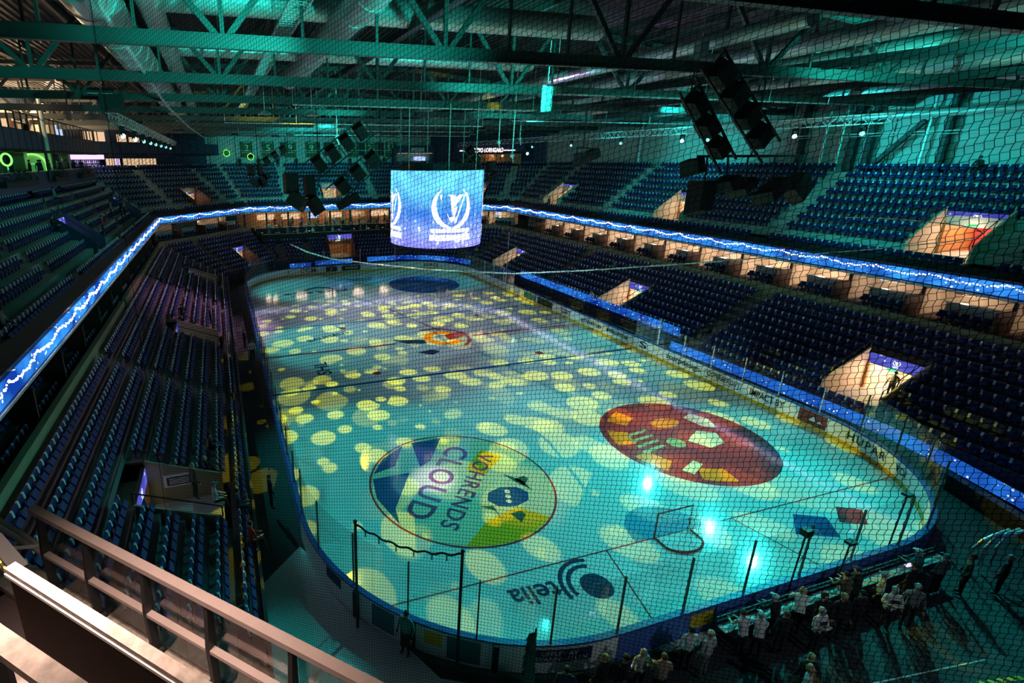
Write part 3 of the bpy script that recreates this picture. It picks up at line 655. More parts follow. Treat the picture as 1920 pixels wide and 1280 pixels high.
# lower LED strips along the front of the stands
def led_line(pts, z0, z1, label, dead=None):
    m = MB()
    for a, c in zip(pts[:-1], pts[1:]):
        a, c = Vector(a+(0,)), Vector(c+(0,)); t = (c-a).normalized(); n = Vector((-t.y, t.x, 0))*.05
        m.prism([a-n+Vector((0, 0, z0)), c-n+Vector((0, 0, z0)), c+n+Vector((0, 0, z0)), a+n+Vector((0, 0, z0))], (0, 0, z1-z0))
    tag(m.build('led_strip', 'led_low'), label, 'screen')
led_line([(17.45, 14.3), (17.45, -9.2)], 1.5, 2.2, 'blue starry screen strip on the wall behind the team benches')
led_line([(16.3, -9.6), (16.5, -15), (16.6, -20), (16.5, -24), (15.95, -26.6), (14.95, -29.7), (13.6, -32.4), (12.0, -35)], .72, 1.36, 'blue starry screen strip bending round the near right rink corner')
led_line([(15.6, 24.2), (14.2, 27.0), (11.5, 29.4), (8.5, 30.8), (2.6, 31.0)], 1.2, 1.85, 'blue starry screen strip behind the glass at the far right corner')
led_line([(.4, 31.0), (-5.0, 31.0)], 1.15, 1.75, 'short blue screen strip behind the far glass left of the doorway')
led_line([(-5.6, 30.9), (-8.6, 30.7)], 1.05, 1.6, 'shorter blue screen strip at the far left behind the glass')

# =================================================================== entrances through the stands
def emblem(parent, c, X, Y, n, s, mat='logo', name='emblem'):
    """laurel wreath round a cup, on a base bar"""
    c, X, Y, n = Vector(c), Vector(X), Vector(Y), Vector(n)
    W = lambda u, v: c+X*(u*s)+Y*(v*s)+n
    emblem_map(parent, W, mat, name)
def emblem_map(parent, W, mat, name):
    m = MB(); N = 14
    for sg in (-1, 1):
        for k in range(N):
            a0, a1 = math.radians(-88+k*148/N), math.radians(-88+(k+1)*148/N)
            w0, w1 = .26*math.sin(PI*min(1, (k+1.2)/(N+1)))+.03, .26*math.sin(PI*min(1, (k+2.2)/(N+1)))+.03
            m.quad(W(sg*math.cos(a0)*(1.12-w0), math.sin(a0)*(1.12-w0)+.05), W(sg*math.cos(a0)*1.12, math.sin(a0)*1.12+.05), W(sg*math.cos(a1)*1.12, math.sin(a1)*1.12+.05), W(sg*math.cos(a1)*(1.12-w1), math.sin(a1)*(1.12-w1)+.05))
    m.quad(W(-.72, .72), W(-.05, .72), W(.18, -.62), W(-.08, -.72))
    m.quad(W(-.05, .72), W(.62, .72), W(.2, .2), W(.05, .0)); m.quad(W(.05, 0), W(.28, .12), W(.12, -.5), W(.1, -.6))
    m.quad(W(.66, .7), W(.74, .7), W(.24, -.72), W(.16, -.72))
    m.quad(W(-.95, -1.55), W(.95, -1.55), W(.95, -1.28), W(-.95, -1.28)); m.quad(W(-.75, -1.9), W(.75, -1.9), W(.75, -1.7), W(-.75, -1.7))
    return m.build(name, mat, parent)
def entrance(side, t, hw, df, db, zf, zs0, zs1, label, tier, inner='cream', jamb=None, lamp=70, lcol=WARM, extra=None, side_mat='cream'):
    n, tt = nv(side), tv(side); P = lambda s, d, z: tpos(side, t+s, d, z)
    e = thing('entrance', label, 'entrance', tuple(P(0, df, zf)))
    hw -= .12
    m = MB(); m.obox(P(0, (df+db)/2+1.8, zf-.06), tt*hw, n*((db-df)/2+1.8), (0, 0, .06)); m.build('passage_floor', 'pale_concrete', e)
    for sg in (-1, 1):
        m = MB(); zt0 = zf+1.0; zt1 = zs1+.3
        pts = [P(sg*hw, df, zf), P(sg*hw, db, zf), P(sg*hw, db, zt1), P(sg*hw, df, zt0)]
        m.prism(pts, tt*(sg*.1)); m.build('side_wall', side_mat, e)
        m = MB(); m.tube([P(sg*(hw+.05), df, zt0+.45), P(sg*(hw+.05), db, zt1+.5)], .03, 6); m.tube([P(sg*(hw+.05), df, zt0+.0), P(sg*(hw+.05), df, zt0+.45)], .03, 6); m.tube([P(sg*(hw+.05), db, zt1), P(sg*(hw+.05), db, zt1+.5)], .03, 6)
        m.build('handrail', 'dark_steel', e)
        m = MB(); m.obox(P(sg*hw, db+1.8, (zf+zs0)/2), tt*.06, n*1.75, (0, 0, (zs0-zf)/2)); m.build('corridor_wall', inner, e)
        m = MB(); m.obox(P(sg*(hw-.08), db+.02, (zf+zs0)/2), tt*.09, n*.09, (0, 0, (zs0-zf)/2)); m.build('door_frame', jamb or 'wood', e)
    m = MB(); m.obox(P(0, db+3.5, (zf+zs0)/2), tt*hw, n*.06, (0, 0, (zs0-zf)/2)); m.build('corridor_end_wall', 'redwall' if extra == 'red' else inner, e)
    m = MB(); m.obox(P(0, db+1.8, zs0+.05), tt*hw, n*1.8, (0, 0, .05)); m.build('corridor_ceiling', 'cream', e)
    m = MB(); m.obox(P(0, db+.06, (zs0+zs1)/2), tt*(hw+.02), n*.07, (0, 0, (zs1-zs0)/2+.06)); m.build('screen_case', 'black', e)
    m = MB(); m.obox(P(0, db-.02, (zs0+zs1)/2), tt*(hw-.05), n*.015, (0, 0, (zs1-zs0)/2)); sc = m.build('screen', 'vscreen', e)
    emblem(sc, P(0, db-.045, (zs0+zs1)/2+.06), -tt, (0, 0, 1), (0, 0, 0), (zs1-zs0)*.27)
    m = MB(); m.obox(P(.1, db-.05, zs0-.12), tt*.28, n*.03, (0, 0, .08)); m.build('exit_sign', 'exit', e)
    p = P(0, db+1.6, zs0-.25); point(p, lamp, lcol, .25)
    p = P(0, db-.5, zs0-.3); point(p, lamp*.25, lcol, .15)
    return e
for i, (t, h) in enumerate(VOM_LOW['right']):
    entrance('right', t, h, -6.3, -2.65, .95, 2.72, 3.36, 'bright doorway with blue screen in lower right stand, %s' % ('nearest of the three', 'middle one by the benches', 'farthest near the far corner')[i], 'low', lamp=(300, 190, 110)[i])
for i, (t, h) in enumerate(VOM_LOW['left']):
    entrance('left', t, h, -6.4, -3.3, .95, 2.2, 2.85, 'sunken entrance with handrails in lower left stand, %s' % ('nearest the camera with a notice', 'the middle one', 'farthest of three')[i], 'low', lamp=(9, 14, 12)[i], inner='band', side_mat='band')
entrance('far', -.2, 2.1, -6.4, -4.0, .7, 3.55, 4.25, 'dim doorway with wide blue screen in the middle of the far lower stand', 'low', inner='wood', lamp=60, side_mat='brown')
entrance('far_left', -14.4, 1.4, -6.0, -3.0, .95, 2.9, 3.5, 'small lit doorway with blue screen in the far left lower corner', 'low', lamp=60, side_mat='brown')
for i, (t, h) in enumerate(VOM_UP['right']):
    entrance('right', t, h, 2.0, 5.2, 8.95, 11.1, 11.8, 'upper right stand doorway with blue screen, %s' % ('nearest with red corridor wall', 'middle one with orange red door', 'farthest by the corner')[i], 'up', inner='wood' if i == 0 else 'cream', extra='red', lamp=(240, 180, 100)[i])
for i, (t, h) in enumerate(VOM_UP['left']):
    entrance('left', t, h, 1.6, 4.2, 8.6, 10.6, 11.25, 'upper left stand doorway with blue screen, %s' % ('nearer the camera', 'farther near the corner')[i], 'up', lamp=14, inner='navy', lcol=PINK, side_mat='navy')
entrance('far', -.6, 1.6, 2.0, 5.2, 8.95, 10.75, 11.4, 'upper far stand doorway with blue screen beneath the speakers', 'up', lamp=60, side_mat='brown')
entrance('far_left', -13.9, 1.6, 2.0, 5.2, 8.95, 10.75, 11.4, 'upper far left corner doorway with blue screen', 'up', lamp=70, side_mat='brown')
entrance('far_right', 10.1, 1.5, 2.0, 5.2, 8.95, 10.75, 11.4, 'upper far right corner doorway partly behind the scoreboard', 'up', lamp=60, side_mat='brown')
# notice board at the nearest left entrance
nb = thing('notice_board', 'small dark notice board with white lettering at the near left entrance', 'sign', tuple(tpos('left', 18.45, -4.6, 2.0)))
m = MB(); m.obox(tpos('left', 18.72, -4.6, 2.0), nv('left')*.62, tv('left')*.015, (0, 0, .3)); m.build('board', 'white', nb)
m = MB(); m.obox(tpos('left', 18.74, -4.6, 1.98), nv('left')*.5, tv('left')*.015, (0, 0, .2)); m.build('face', 'black', nb)
m = MB()
for k in range(4): m.obox(tpos('left', 18.757, -4.6, 2.1-.08*k), nv('left')*.42, tv('left')*.004, (0, 0, .018))
m.build('lettering', 'white', nb)

# =================================================================== hospitality boxes under the upper stands
def boxes(side, tlist, lit):
    for i, t in enumerate(tlist):
        s = thing('hospitality_box', 'open hospitality box behind the %s stand, %s from the %s' % (NICE[side].replace(' corner', ''), ordn(i+1), 'near end' if side in ('right', 'far_left') else 'far end'), 'box', tuple(tpos(side, t, .5, 4.72)))
        w2 = 2.05; P = lambda a, d, z: tpos(side, t+a, d, z); n, tt = nv(side), tv(side)
        m = MB(); m.obox(P(w2, 1.2, 5.7), tt*.07, n*.8, (0, 0, .98)); m.build('partition', 'brown', s); m = MB(); m.obox(P(w2, 3.4, 6.1), tt*.06, n*1.38, (0, 0, 1.38)); m.build('side_wall', 'cream', s); m = MB(); m.obox(P(w2, 2.0, 6.1), tt*.09, n*.06, (0, 0, 1.38)); m.build('front_post', 'brown', s)
        m = MB(); m.obox(P(0, 4.55, 6.4), tt*w2, n*.06, (0, 0, 1.1)); m.build('back_wall', 'cream', s)
        m = MB(); m.obox(P(-.5, 2.35, 6.42), tt*1.5, n*.22, (0, 0, .035)); m.obox(P(-.5, 2.5, 5.85), tt*1.5, n*.04, (0, 0, .55)); m.build('counter', ['ledge'], s)
        m = MB(); m.obox(P(1.1, 4.46, 6.9), tt*.5, n*.03, (0, 0, .3)); m.build('wall_screen' if i % 3 == 0 else 'picture', 'tv' if i % 3 == 0 else 'brown', s)
        m = MB(); m.tube([P(.5, 3.4, 7.5), P(.5, 3.4, 7.05)], .015, 5); m.tube([P(.5, 3.4, 7.06), P(.5, 3.4, 6.78)], [.12, .3], 10); m.build('lamp_shade', 'window_lit' if i in lit else 'wood', s)
        if i in lit: point(P(.5, 3.2, 6.6), lit[i], WARM, .2)
        for d, zz in ((.72, 4.72), (1.52, 5.3)):
            for q in range(5):
                if side == 'left' and False: continue
                seats.append((P(-1.5+.52*q, d, zz), n, 'box', side, 0, t-1.5+.52*q))
boxes('right', [-29.4+4.25*k for k in range(14)], {1: 30, 2: 60, 3: 55, 4: 110, 5: 120, 6: 110, 7: 120, 8: 80, 9: 110, 10: 90, 11: 90, 12: 60})
boxes('left', [-26.6+4.25*k for k in range(12)], {0: 30, 1: 25, 5: 2})
boxes('far_right', [5.6, 9.8, 14.0, 18.2], {0: 60, 1: 70, 2: 30})
boxes('far_left', [-18.4, -14.2, -10.0, -5.8], {0: 50, 1: 70, 3: 30})

# =================================================================== stadium seats
def seat_geo():
    """backrest, folded pan and two pale brackets, facing -y, standing on z=0"""
    bk, pn, br = MB(), MB(), []
    bk.prism([(-.215, .0, .44), (.215, .0, .44), (.215, .05, .44), (-.215, .05, .44)], (0, 0, 0.001))
    bk = MB(); bk.obox((0, .03, .53), (.205, 0, 0), (0, .026, .008), (0, .025, .165))
    pn.obox((0, -.22, .42), (.2, 0, 0), (0, .06, .10), (0, .026, -.016)); pn.obox((0, -.03, .22), (.05, 0, 0), (0, .03, 0), (0, 0, .22))
    for sx in (-1, 1):
        q = MB(); q.obox((sx*.222, .02, .60), (.019, 0, 0), (0, .03, 0), (0, .022, .115)); br.append(q)
    return bk, pn, br
bkg, png, brg = seat_geo()
tv_, tf_, tm_ = [], [], []
for g, mi in ((bkg, 0), (png, 0), (brg[0], 1), (brg[1], 1)):
    o0 = len(tv_); tv_ += g.v; tf_ += [tuple(i+o0 for i in f) for f in g.f]; tm_ += [mi]*len(g.f)
def visible(p):
    x, y, z = pix(p+Vector((0, 0, .6)))
    if not (5 < x < 1915 and 5 < y < 1275): return None
    if x < 390 and y > 1050+(x-10)*.56: return None       # behind the foreground barrier
    return z
rank = []
for i, s in enumerate(seats):
    z = visible(s[0])
    rank.append((z if z else 1e9, i))
rank.sort(); chosen = [i for z, i in rank[:300] if z < 1e8]; chosen_set = set(chosen)
# a label from the row and the place along it
rowname = dict(box='box row', lower='row', upper='upper row')
proto = None; byrow = {}
for i in chosen: byrow.setdefault((seats[i][3], seats[i][2], seats[i][4], round(seats[i][0].z, 2)), []).append(i)
for key, idx in byrow.items():
    side, tier, row, zz = key; idx.sort(key=lambda i: pix(seats[i][0])[1], reverse=True)
    for j, i in enumerate(idx):
        p, n = seats[i][0], seats[i][1]
        if proto is None:
            proto = thing('stadium_seat', 'x', 'seat'); k1 = bkg.build('backrest', 'seat', proto); k2 = png.build('seat_pan', 'seat', proto)
            k3 = [q.build('bracket', 'bracket', proto) for q in brg]; ALLKIDS[proto] = [k1, k2]+k3; o = proto
        else: o = copy_tree(proto)
        o.location = p; o.rotation_euler = (0, 0, math.atan2(n.y, n.x)-PI/2)
        where = ('%s box row' % ('front' if zz < 5 else 'back')) if tier == 'box' else '%s %s row' % (ordn(row+1), tier)
        lab = 'blue seat in %s of %s stand, %s from near end' % (where, NICE[side].replace(' corner', ''), ordn(j+1))
        tag(o, lab, 'seat', 'blue folding stadium seats')
rest = [i for i in range(len(seats)) if i not in chosen_set]
T = np.array(tv_); nvt = len(T); A = np.zeros((len(rest), nvt, 3))
for k, i in enumerate(rest):
    p, n = seats[i][0], seats[i][1]; ang = math.atan2(n.y, n.x)-PI/2; c, s_ = math.cos(ang), math.sin(ang)
    A[k, :, 0] = T[:, 0]*c-T[:, 1]*s_+p.x; A[k, :, 1] = T[:, 0]*s_+T[:, 1]*c+p.y; A[k, :, 2] = T[:, 2]+p.z
F4 = np.array(tf_); FF = (F4[None]+(np.arange(len(rest))*nvt)[:, None, None]).reshape(-1, 4)
me = bpy.data.meshes.new('stadium_seats'); me.vertices.add(len(rest)*nvt); me.vertices.foreach_set('co', A.reshape(-1))
me.loops.add(FF.size); me.loops.foreach_set('vertex_index', FF.reshape(-1)); me.polygons.add(len(FF)); me.polygons.foreach_set('loop_start', np.arange(0, FF.size, 4))
me.materials.append(M['seat']); me.materials.append(M['bracket']); me.polygons.foreach_set('material_index', np.tile(np.array(tm_), len(rest))); me.update(); me.validate()
o = bpy.data.objects.new('stadium_seats', me); COL.objects.link(o)
tag(o, 'thousands of blue folding seats filling the lower and upper stands', 'seats', kind='stuff')
print('SEATS', len(seats), len(chosen))
# =================================================================== walls and roof
roofz = lambda x: 23.1-(.09 if x > 0 else .02)*abs(x)
m = MB(); XS = [-40+.42*k for k in range(191)]
for i, x in enumerate(XS[:-1]):
    x2 = XS[i+1]; q = .42
    prof = [(x, 0), (x+.12*q, .09), (x+.5*q, .09), (x+.62*q, 0), (x2, 0)]
    for (xa, za), (xb, zb) in zip(prof[:-1], prof[1:]):
        m.quad((xa, -52, roofz(xa)+za), (xb, -52, roofz(xb)+zb), (xb, 53, roofz(xb)+zb), (xa, 53, roofz(xa)+za))
tag(m.build('ceiling', 'deck'), kind='structure')
def wall_panels(name, p, q, z0, z1, n, mat, colmat='dark_steel', thick=.12):
    p, q = Vector(p+(0,)), Vector(q+(0,)); t = (q-p).normalized(); nn = Vector((-t.y, t.x, 0)); L = (q-p).length
    m = MB(); m.obox((p+q)/2-nn*.25+Vector((0, 0, (z0+z1)/2)), t*(L/2), nn*.1, (0, 0, (z1-z0)/2)); wl = m.build(name, colmat); tag(wl, kind='structure')
    for k in range(n):
        a, b_ = p+t*(L*k/n+.06), p+t*(L*(k+1)/n-.06)
        m = MB(); m.obox((a+b_)/2-nn*.1+Vector((0, 0, (z0+z1)/2)), t*((b_-a).length/2), nn*thick/2, (0, 0, (z1-z0)/2)); m.build('wall_panel', mat, wl)
    return wl
wall_panels('wall_right', (35.0, -50), (35.0, 38), 0, 20.5, 11, 'panel')
wl = wall_panels('wall_far', (27.5, 52.2), (-22, 52.2), 0, 20.8, 12, 'panel')
wall_panels('wall_far_right', (35.0, 37), (20, 53), 0, 20.6, 4, 'navy'); wall_panels('wall_far_left', (-17, 53.5), (-37, 34.5), 0, 22.6, 4, 'navy')
wall_panels('wall_left', (-36.6, 36), (-36.6, -50), 0, 22.3, 10, 'navy'); wall_panels('wall_near', (-38, -51), (38, -51), 0, 22, 8, 'navy')
# columns, pipes and the diagonal brace on the right wall
for i, (y, r, mt) in enumerate(((26.0, .16, 'galv'), (16.3, .16, 'galv'), (-3.4, .3, 'dark_steel'), (-5.3, .17, 'galv'), (-6.6, .17, 'galv'), (-7.6, .35, 'dark_steel'), (-8.8, .3, 'dark_steel'), (-12.4, .1, 'galv'), (-13.6, .28, 'dark_steel'))):
    m = MB(); m.tube([(34.55, y, 14.0), (34.55, y, 19.9)], r, 10); tag(m.build('wall_pipe' if mt == 'galv' else 'column', mt), '%s on the right wall above the upper stand, %s from the far end' % ('shiny vertical pipe' if mt == 'galv' else 'dark steel column', ordn(i+1)), 'pipe' if mt == 'galv' else 'column')
m = MB(); m.bar((34.3, -9.3, 14.4), (34.3, -12.2, 17.9), .4, .3); tag(m.build('diagonal_brace', 'dark_steel'), 'thick dark diagonal brace against the teal right wall', 'brace')
m = MB(); m.tube([(33.4, -45, 18.35), (33.4, 37, 18.35)], .28, 12); tag(m.build('long_duct', 'galv', smooth=True), 'long bright round duct running high along the right wall', 'duct')
m = MB(); m.tube([(34.2, -45, 17.1), (34.2, -2, 17.1)], .05, 6); m.tube([(34.2, -45, 16.9), (34.2, -2, 16.9)], .03, 6); tag(m.build('conduit', 'alu'), 'thin pair of conduits along the right wall below the duct', 'pipe')

# ------------------------------------------------ roof trusses across the hall
for i in range(-1, 9):
    y = -19.7+9.0*i
    t = thing('roof_truss', 'painted steel roof truss spanning the hall, %s counted from the camera' % ordn(i+2), 'truss', (0, y, 19), 'roof trusses')
    m = MB(); m.box(-36.4, 36.4, y-.15, y+.15, 19.42, 19.46); m.box(-36.4, 36.4, y-.15, y+.15, 19.0, 19.04); m.box(-36.4, 36.4, y-.10, y+.10, 19.03, 19.43); m.build('bottom_chord', 'steel', t)
    m = MB()
    for sg in (-1, 1): m.bar((0, y, roofz(0)-.22), (36.4*sg, y, roofz(36.4*sg)-.22), .26, .3)
    m.build('top_chord', 'steel', t)
    for k in range(-4, 5):
        xn = -.17+8.22*k
        if abs(xn) > 35: continue
        for dx in (-2.74, 0, 2.74):
            xt = xn+dx
            if abs(xt) > 36: continue
            m = MB(); m.bar((xn+dx*.08, y, 19.44), (xt, y, roofz(xt)-.3), .2 if dx else .14, .14, 0, (0, 1, 0)); m.build('web_member', 'steel', t)
            if dx:
                m = MB(); m.bar((xt, y, 19.44), (xt, y, roofz(xt)-.3), .1, .1, 0, (0, 1, 0)); m.build('web_member', 'steel', t)
for i, x in enumerate((-30, -24, -16.5, -8.3, 0, 8.2, 16.4, 24.6, 31)):
    m = MB(); m.box(x-.1, x+.1, -50, {-30: 40, -24: 45.5, 24.6: 46, 31: 39.5}.get(x, 51.5), roofz(x)-.34, roofz(x)-.04); tag(m.build('purlin', 'steel'), 'long steel purlin under the roof deck, %s from the left' % ordn(i+1), 'beam')
# ducts
def duct(pts, r, label, mat='galv'):
    t = thing('air_duct', label, 'duct', pts[0])
    a, c = Vector(pts[0]), Vector(pts[-1]); m = MB(); m.tube(pts, r, 18); m.build('pipe', mat, t, smooth=False)
    n = int((c-a).length/2.4)
    for k in range(1, n):
        p = a.lerp(c, k/n); d = (c-a).normalized()*.05; m = MB(); m.tube([p-d, p+d], r*1.04, 18); m.build('joint_ring', mat, t)
    return t
duct([(-20.9, -30, 20.9), (-20.9, 48, 20.9)], .9, 'big round silver duct running lengthwise on the left of the roof')
duct([(-19.2, -30, 21.5), (-19.2, 50, 21.5)], .5, 'slimmer silver duct beside the big left duct')
duct([(-11.4, -30, 21.0), (-11.4, 2, 21.0)], .65, 'bright silver duct ending near the roof middle, left of centre')
duct([(-19.0, -15.2, 21.6), (2, -15.2, 21.6)], .55, 'silver duct crossing the roof from the big left duct')
duct([(-19.0, -6.0, 21.4), (4, -6.0, 21.4)], .42, 'thinner crossing duct behind the first truss')
duct([(4.5, -24, 20.3), (4.5, 44, 20.3)], .32, 'narrow silver duct just right of the roof centre')
duct([(10.5, -30, 20.5), (10.5, 44, 20.5)], .45, 'silver duct over the right half of the ice')
duct([(16.5, -34, 20.6), (16.5, 44, 20.6)], .4, 'silver duct above the right bench side')
duct([(22.5, -36, 20.3), (22.5, 46, 20.3)], .5, 'silver duct above the lower right stand')
duct([(28.0, -36, 19.75), (28.0, 43, 19.75)], .35, 'silver duct above the upper right stand')
# cable ladder, catwalk
for i, (x, z) in enumerate(((-14.0, 20.5), (14.0, 20.0))):
    t = thing('cable_ladder', 'ladder-like cable tray hung under the roof %s of centre' % ('left' if i == 0 else 'right'), 'cable tray', (x, -30, z))
    for sx in (-.36, .36):
        m = MB(); m.box(x+sx-.03, x+sx+.03, -30, 40, z-.06, z+.06); m.build('rail', 'alu', t)
    m = MB()
    for k in range(200): m.box(x-.36, x+.36, -30+.35*k, -29.93+.35*k, z-.02, z+.02)
    tag(m.build('rungs', 'alu', t), kind='stuff')
m = MB(); m.box(-8.3, -7.9, -30, 48, 20.9, 21.25); tag(m.build('service_beam', 'dark_steel'), 'dark lengthwise service beam left of the roof centre', 'beam')
for i, (a, c) in enumerate((((14, -30, 19.6), (2, 20, 19.6)), ((26, -32, 19.5), (12, 10, 19.5)), ((32, -30, 19.3), (20, 6, 19.2)))):
    m = MB(); m.bar(a, c, .28, .4); tag(m.build('oblique_beam', 'dark_steel'), 'dark oblique beam under the right roof, %s from the centre' % ordn(i+1), 'beam')
m = MB(); m.tube([(-20.2, -21, 19.9), (-20.0, 0, 18.9), (-19.4, 20, 18.6), (-18, 50, 18.4)], .09, 6); tag(m.build('marker_pole', 'alu'), 'long pale cable with yellow marks hanging lengthwise left of centre', 'cable')
# ceiling panel lamps, floodlight pairs, hoist boxes
def flood(x, y, z, label, mat='ceil_panel'):
    t = thing('flood_lamp', label, 'lamp', (x, y, z), 'roof flood lamps')
    for sx in (-.33, .33):
        m = MB(); m.obox((x+sx, y, z), (.28, 0, 0), (0, .34, .1), (0, -.02, .06)); m.build('housing', 'dark_steel', t)
        m = MB(); m.obox((x+sx, y-.01, z-.075), (.24, 0, 0), (0, .30, .09), (0, 0, .008)); m.build('lens', mat, t)
    m = MB(); m.bar((x, y, z), (x, y, roofz(x)), .04); m.build('hanger', 'steel', t)
k = 0
for x, y in ((-22.4, -9, ), (-24, 16), (-21, 30), (-14, 40), (-8, 44), (0, 42), (6, 40), (9, 34), (14, 20), (3, 46), (-3, 36), (18, 30)):
    k += 1; flood(x, y, 18.75, 'twin panel flood lamp hanging under the roof, %s from the camera' % ordn(k))
def hangbox(x, y, z, h, label):
    t = thing('hanging_box', label, 'box', (x, y, z))
    m = MB(); m.box(x-.22, x+.22, y-.18, y+.18, z-h, z); m.build('case', 'panel', t); m = MB(); m.tube([(x, y, z), (x, y, z+2.2)], .035, 6); m.build('hanger', 'alu', t)
    m = MB(); m.box(x-.3, x+.3, y-.05, y+.05, z, z+.06); m.build('clamp', 'alu', t)
hangbox(.1, -14.0, 19.0, 1.25, 'pale box hanging upright from the roof right of centre'); hangbox(3.7, -20.0, 20.2, .7, 'smaller pale box hanging above the right side of the ice')
for i, (x, y, z) in enumerate(((10.9, 10, 16.9), (16.4, 15, 17.4), (-6.5, 8, 17.2), (6.6, 0, 15.6))):
    t = thing('hoist_hook', 'pale hoist chain with hook hanging from the roof, %s' % ('right of the scoreboard sign', 'by the right lamp truss', 'left above the speakers', 'thin one right of the scoreboard')[i], 'hoist', (x, y, z))
    m = MB(); m.tube([(x, y, z), (x, y, roofz(x))], .05, 6); m.build('chain', 'alu', t); m = MB(); m.ball((x, y, z), .22); m.bar((x, y, z), (x+.15, y, z-.6), .08); m.build('hook', 'alu', t)
# pipes and hanging lamps for clutter above the rink
for i, (x0, x1, y, z) in enumerate(((-12, 6, -3.5, 18.8), (-16, 10, 12, 18.6), (-6, 14, 22, 18.5), (-14, 18, 31, 18.4), (2, 24, -12, 18.9), (8, 28, 3, 18.5))):
    m = MB(); m.tube([(x0, y, z), (x1, y, z-.05)], .05, 6)
    for q in range(5): xx = x0+(x1-x0)*q/4; m.tube([(xx, y, z), (xx, y, roofz(xx))], .02, 4)
    tag(m.build('cross_pipe', 'alu'), 'thin pale pipe hung crosswise under the trusses, %s from the camera' % ordn(i+1), 'pipe')
for i, (x, y) in enumerate(((-13.8, -3.0), (-10.6, -2.6), (-3, 20), (2, 24), (7, 30), (-8, 28))):
    t = thing('pendant_lamp', 'round pale pendant lamp hanging below the trusses, %s from the left' % ordn(i+1), 'lamp', (x, y, 18.2), 'pendant lamps')
    m = MB(); m.tube([(x, y, 18.2), (x, y, 18.3), (x, y, 18.5)], [.5, .42, .08], 12); m.build('shade', 'alu', t); m = MB(); m.tube([(x, y, 18.5), (x, y, roofz(x))], .02, 5); m.build('rod', 'alu', t)

# ------------------------------------------------ lamp trusses on both sides with moving heads
def lamp_truss(x, y0, y1, z, heads, side, w=.55):
    t = thing('lamp_truss', 'square aluminium lamp truss running lengthwise on the %s side' % side, 'truss', (x, y0, z))
    for sx in (-1, 1):
        for sz in (0, 1):
            m = MB(); m.tube([(x+sx*w/2, y0, z+sz*w), (x+sx*w/2, y1, z+sz*w)], .035, 6); m.build('chord', 'alu', t)
    m = MB(); n = int((y1-y0)/.6)
    for k in range(n):
        ya, yb = y0+k*(y1-y0)/n, y0+(k+1)*(y1-y0)/n
        for sx in (-1, 1): m.bar((x+sx*w/2, ya, z+(k % 2)*w), (x+sx*w/2, yb, z+((k+1) % 2)*w), .03)
        m.bar((x-w/2, ya, z), (x+w/2, ya, z), .03)
        m.bar((x-w/2, ya, z+w), (x+w/2, ya, z+w), .03)
    tag(m.build('lacing', 'alu', t), kind='stuff')
    m = MB()
    for k in range(5): yy = y0+(y1-y0)*(k+.5)/5; m.tube([(x, yy, z+w), (x, yy, 19.2)], .03, 5)
    m.build('hanger', 'steel', t)
    for i, (hx, hy, hz) in enumerate(heads):
        h = thing('moving_head_lamp', 'teal glowing moving head lamp under the %s truss, %s from the camera' % (side, ordn(i+1)), 'lamp', (hx, hy, hz), 'moving head lamps')
        sg = -1 if hx > 0 else 1
        m = MB(); m.box(hx-.14, hx+.14, hy-.14, hy+.14, hz+.34, hz+.52); m.tube([(hx, hy, hz+.5), (hx, hy, z+.02)], .03, 5); m.box(hx-.3, hx+.3, hy-.04, hy+.04, z-.03, z+.04); m.build('base', 'black', h)
        m = MB(); m.bar((hx, hy-.2, hz), (hx, hy-.2, hz+.36), .05, .09); m.bar((hx, hy+.2, hz), (hx, hy+.2, hz+.36), .05, .09); m.build('yoke', 'black', h)
        d = Vector((sg*.55, -.75, -.35)).normalized(); p = Vector((hx, hy, hz))
        m = MB(); m.tube([p-d*.26, p-d*.05, p+d*.04], [.11, .15, .15], 10); m.build('head', 'black', h)
        m = MB(); m.tube([p+d*.042, p+d*.06], .15, 10); m.build('lens', 'lens' if i in ((1, 2, 4) if side == 'right' else (0, 1)) else 'lens_dim', h)
lamp_truss(22.6, -17, 44, 17.3, HEADS_R, 'right'); lamp_truss(-22.6, -5.5, 46, 17.4, HEADS_L, 'left')
m = MB(); m.box(-23.2, -22.0, -5.2, -4.4, 18.2, 19.0)
for sx in (-23.1, -22.1):
    for q in (-5.2, -4.4): m.bar((sx, q, 17.9), (sx, q, 19.2), .06)
tag(m.build('chain_hoist', 'dark_steel'), 'dark hoist cage at the near end of the left lamp truss', 'hoist')

# =================================================================== scoreboard
sb = thing('scoreboard', 'round glowing scoreboard cube with winter screen hanging above centre ice', 'scoreboard', (-.15, 0, 8.5))
SR, SZ0, SZ1, SX, SY = 3.72, 8.75, 14.5, -.15, 0.0
m, n_, L_ = newmat('scoreboard_picture'); n_.remove(n_['Principled BSDF']); em = n_.new('ShaderNodeEmission')
tc = n_.new('ShaderNodeTexCoord'); sx_ = n_.new('ShaderNodeSeparateXYZ'); L_.new(tc.outputs['Object'], sx_.inputs[0])
mr = n_.new('ShaderNodeMapRange'); L_.new(sx_.outputs[2], mr.inputs[0]); mr.inputs[1].default_value = 0.2; mr.inputs[2].default_value = 6.0
rp = n_.new('ShaderNodeValToRGB'); e_ = rp.color_ramp.elements; e_[0].position = 0; e_[0].color = (.22, .20, .85, 1); e_[1].position = 1; e_[1].color = (.12, .55, .90, 1)
for ps, c in ((.15, (.22, .30, .95, 1)), (.45, (.05, .20, .72, 1)), (.75, (.10, .45, .92, 1))): x = e_.new(ps); x.color = c
L_.new(mr.outputs[0], rp.inputs[0])
no = n_.new('ShaderNodeTexNoise'); no.inputs['Scale'].default_value = .8; no.inputs['Detail'].default_value = 3; L_.new(tc.outputs['Object'], no.inputs['Vector'])
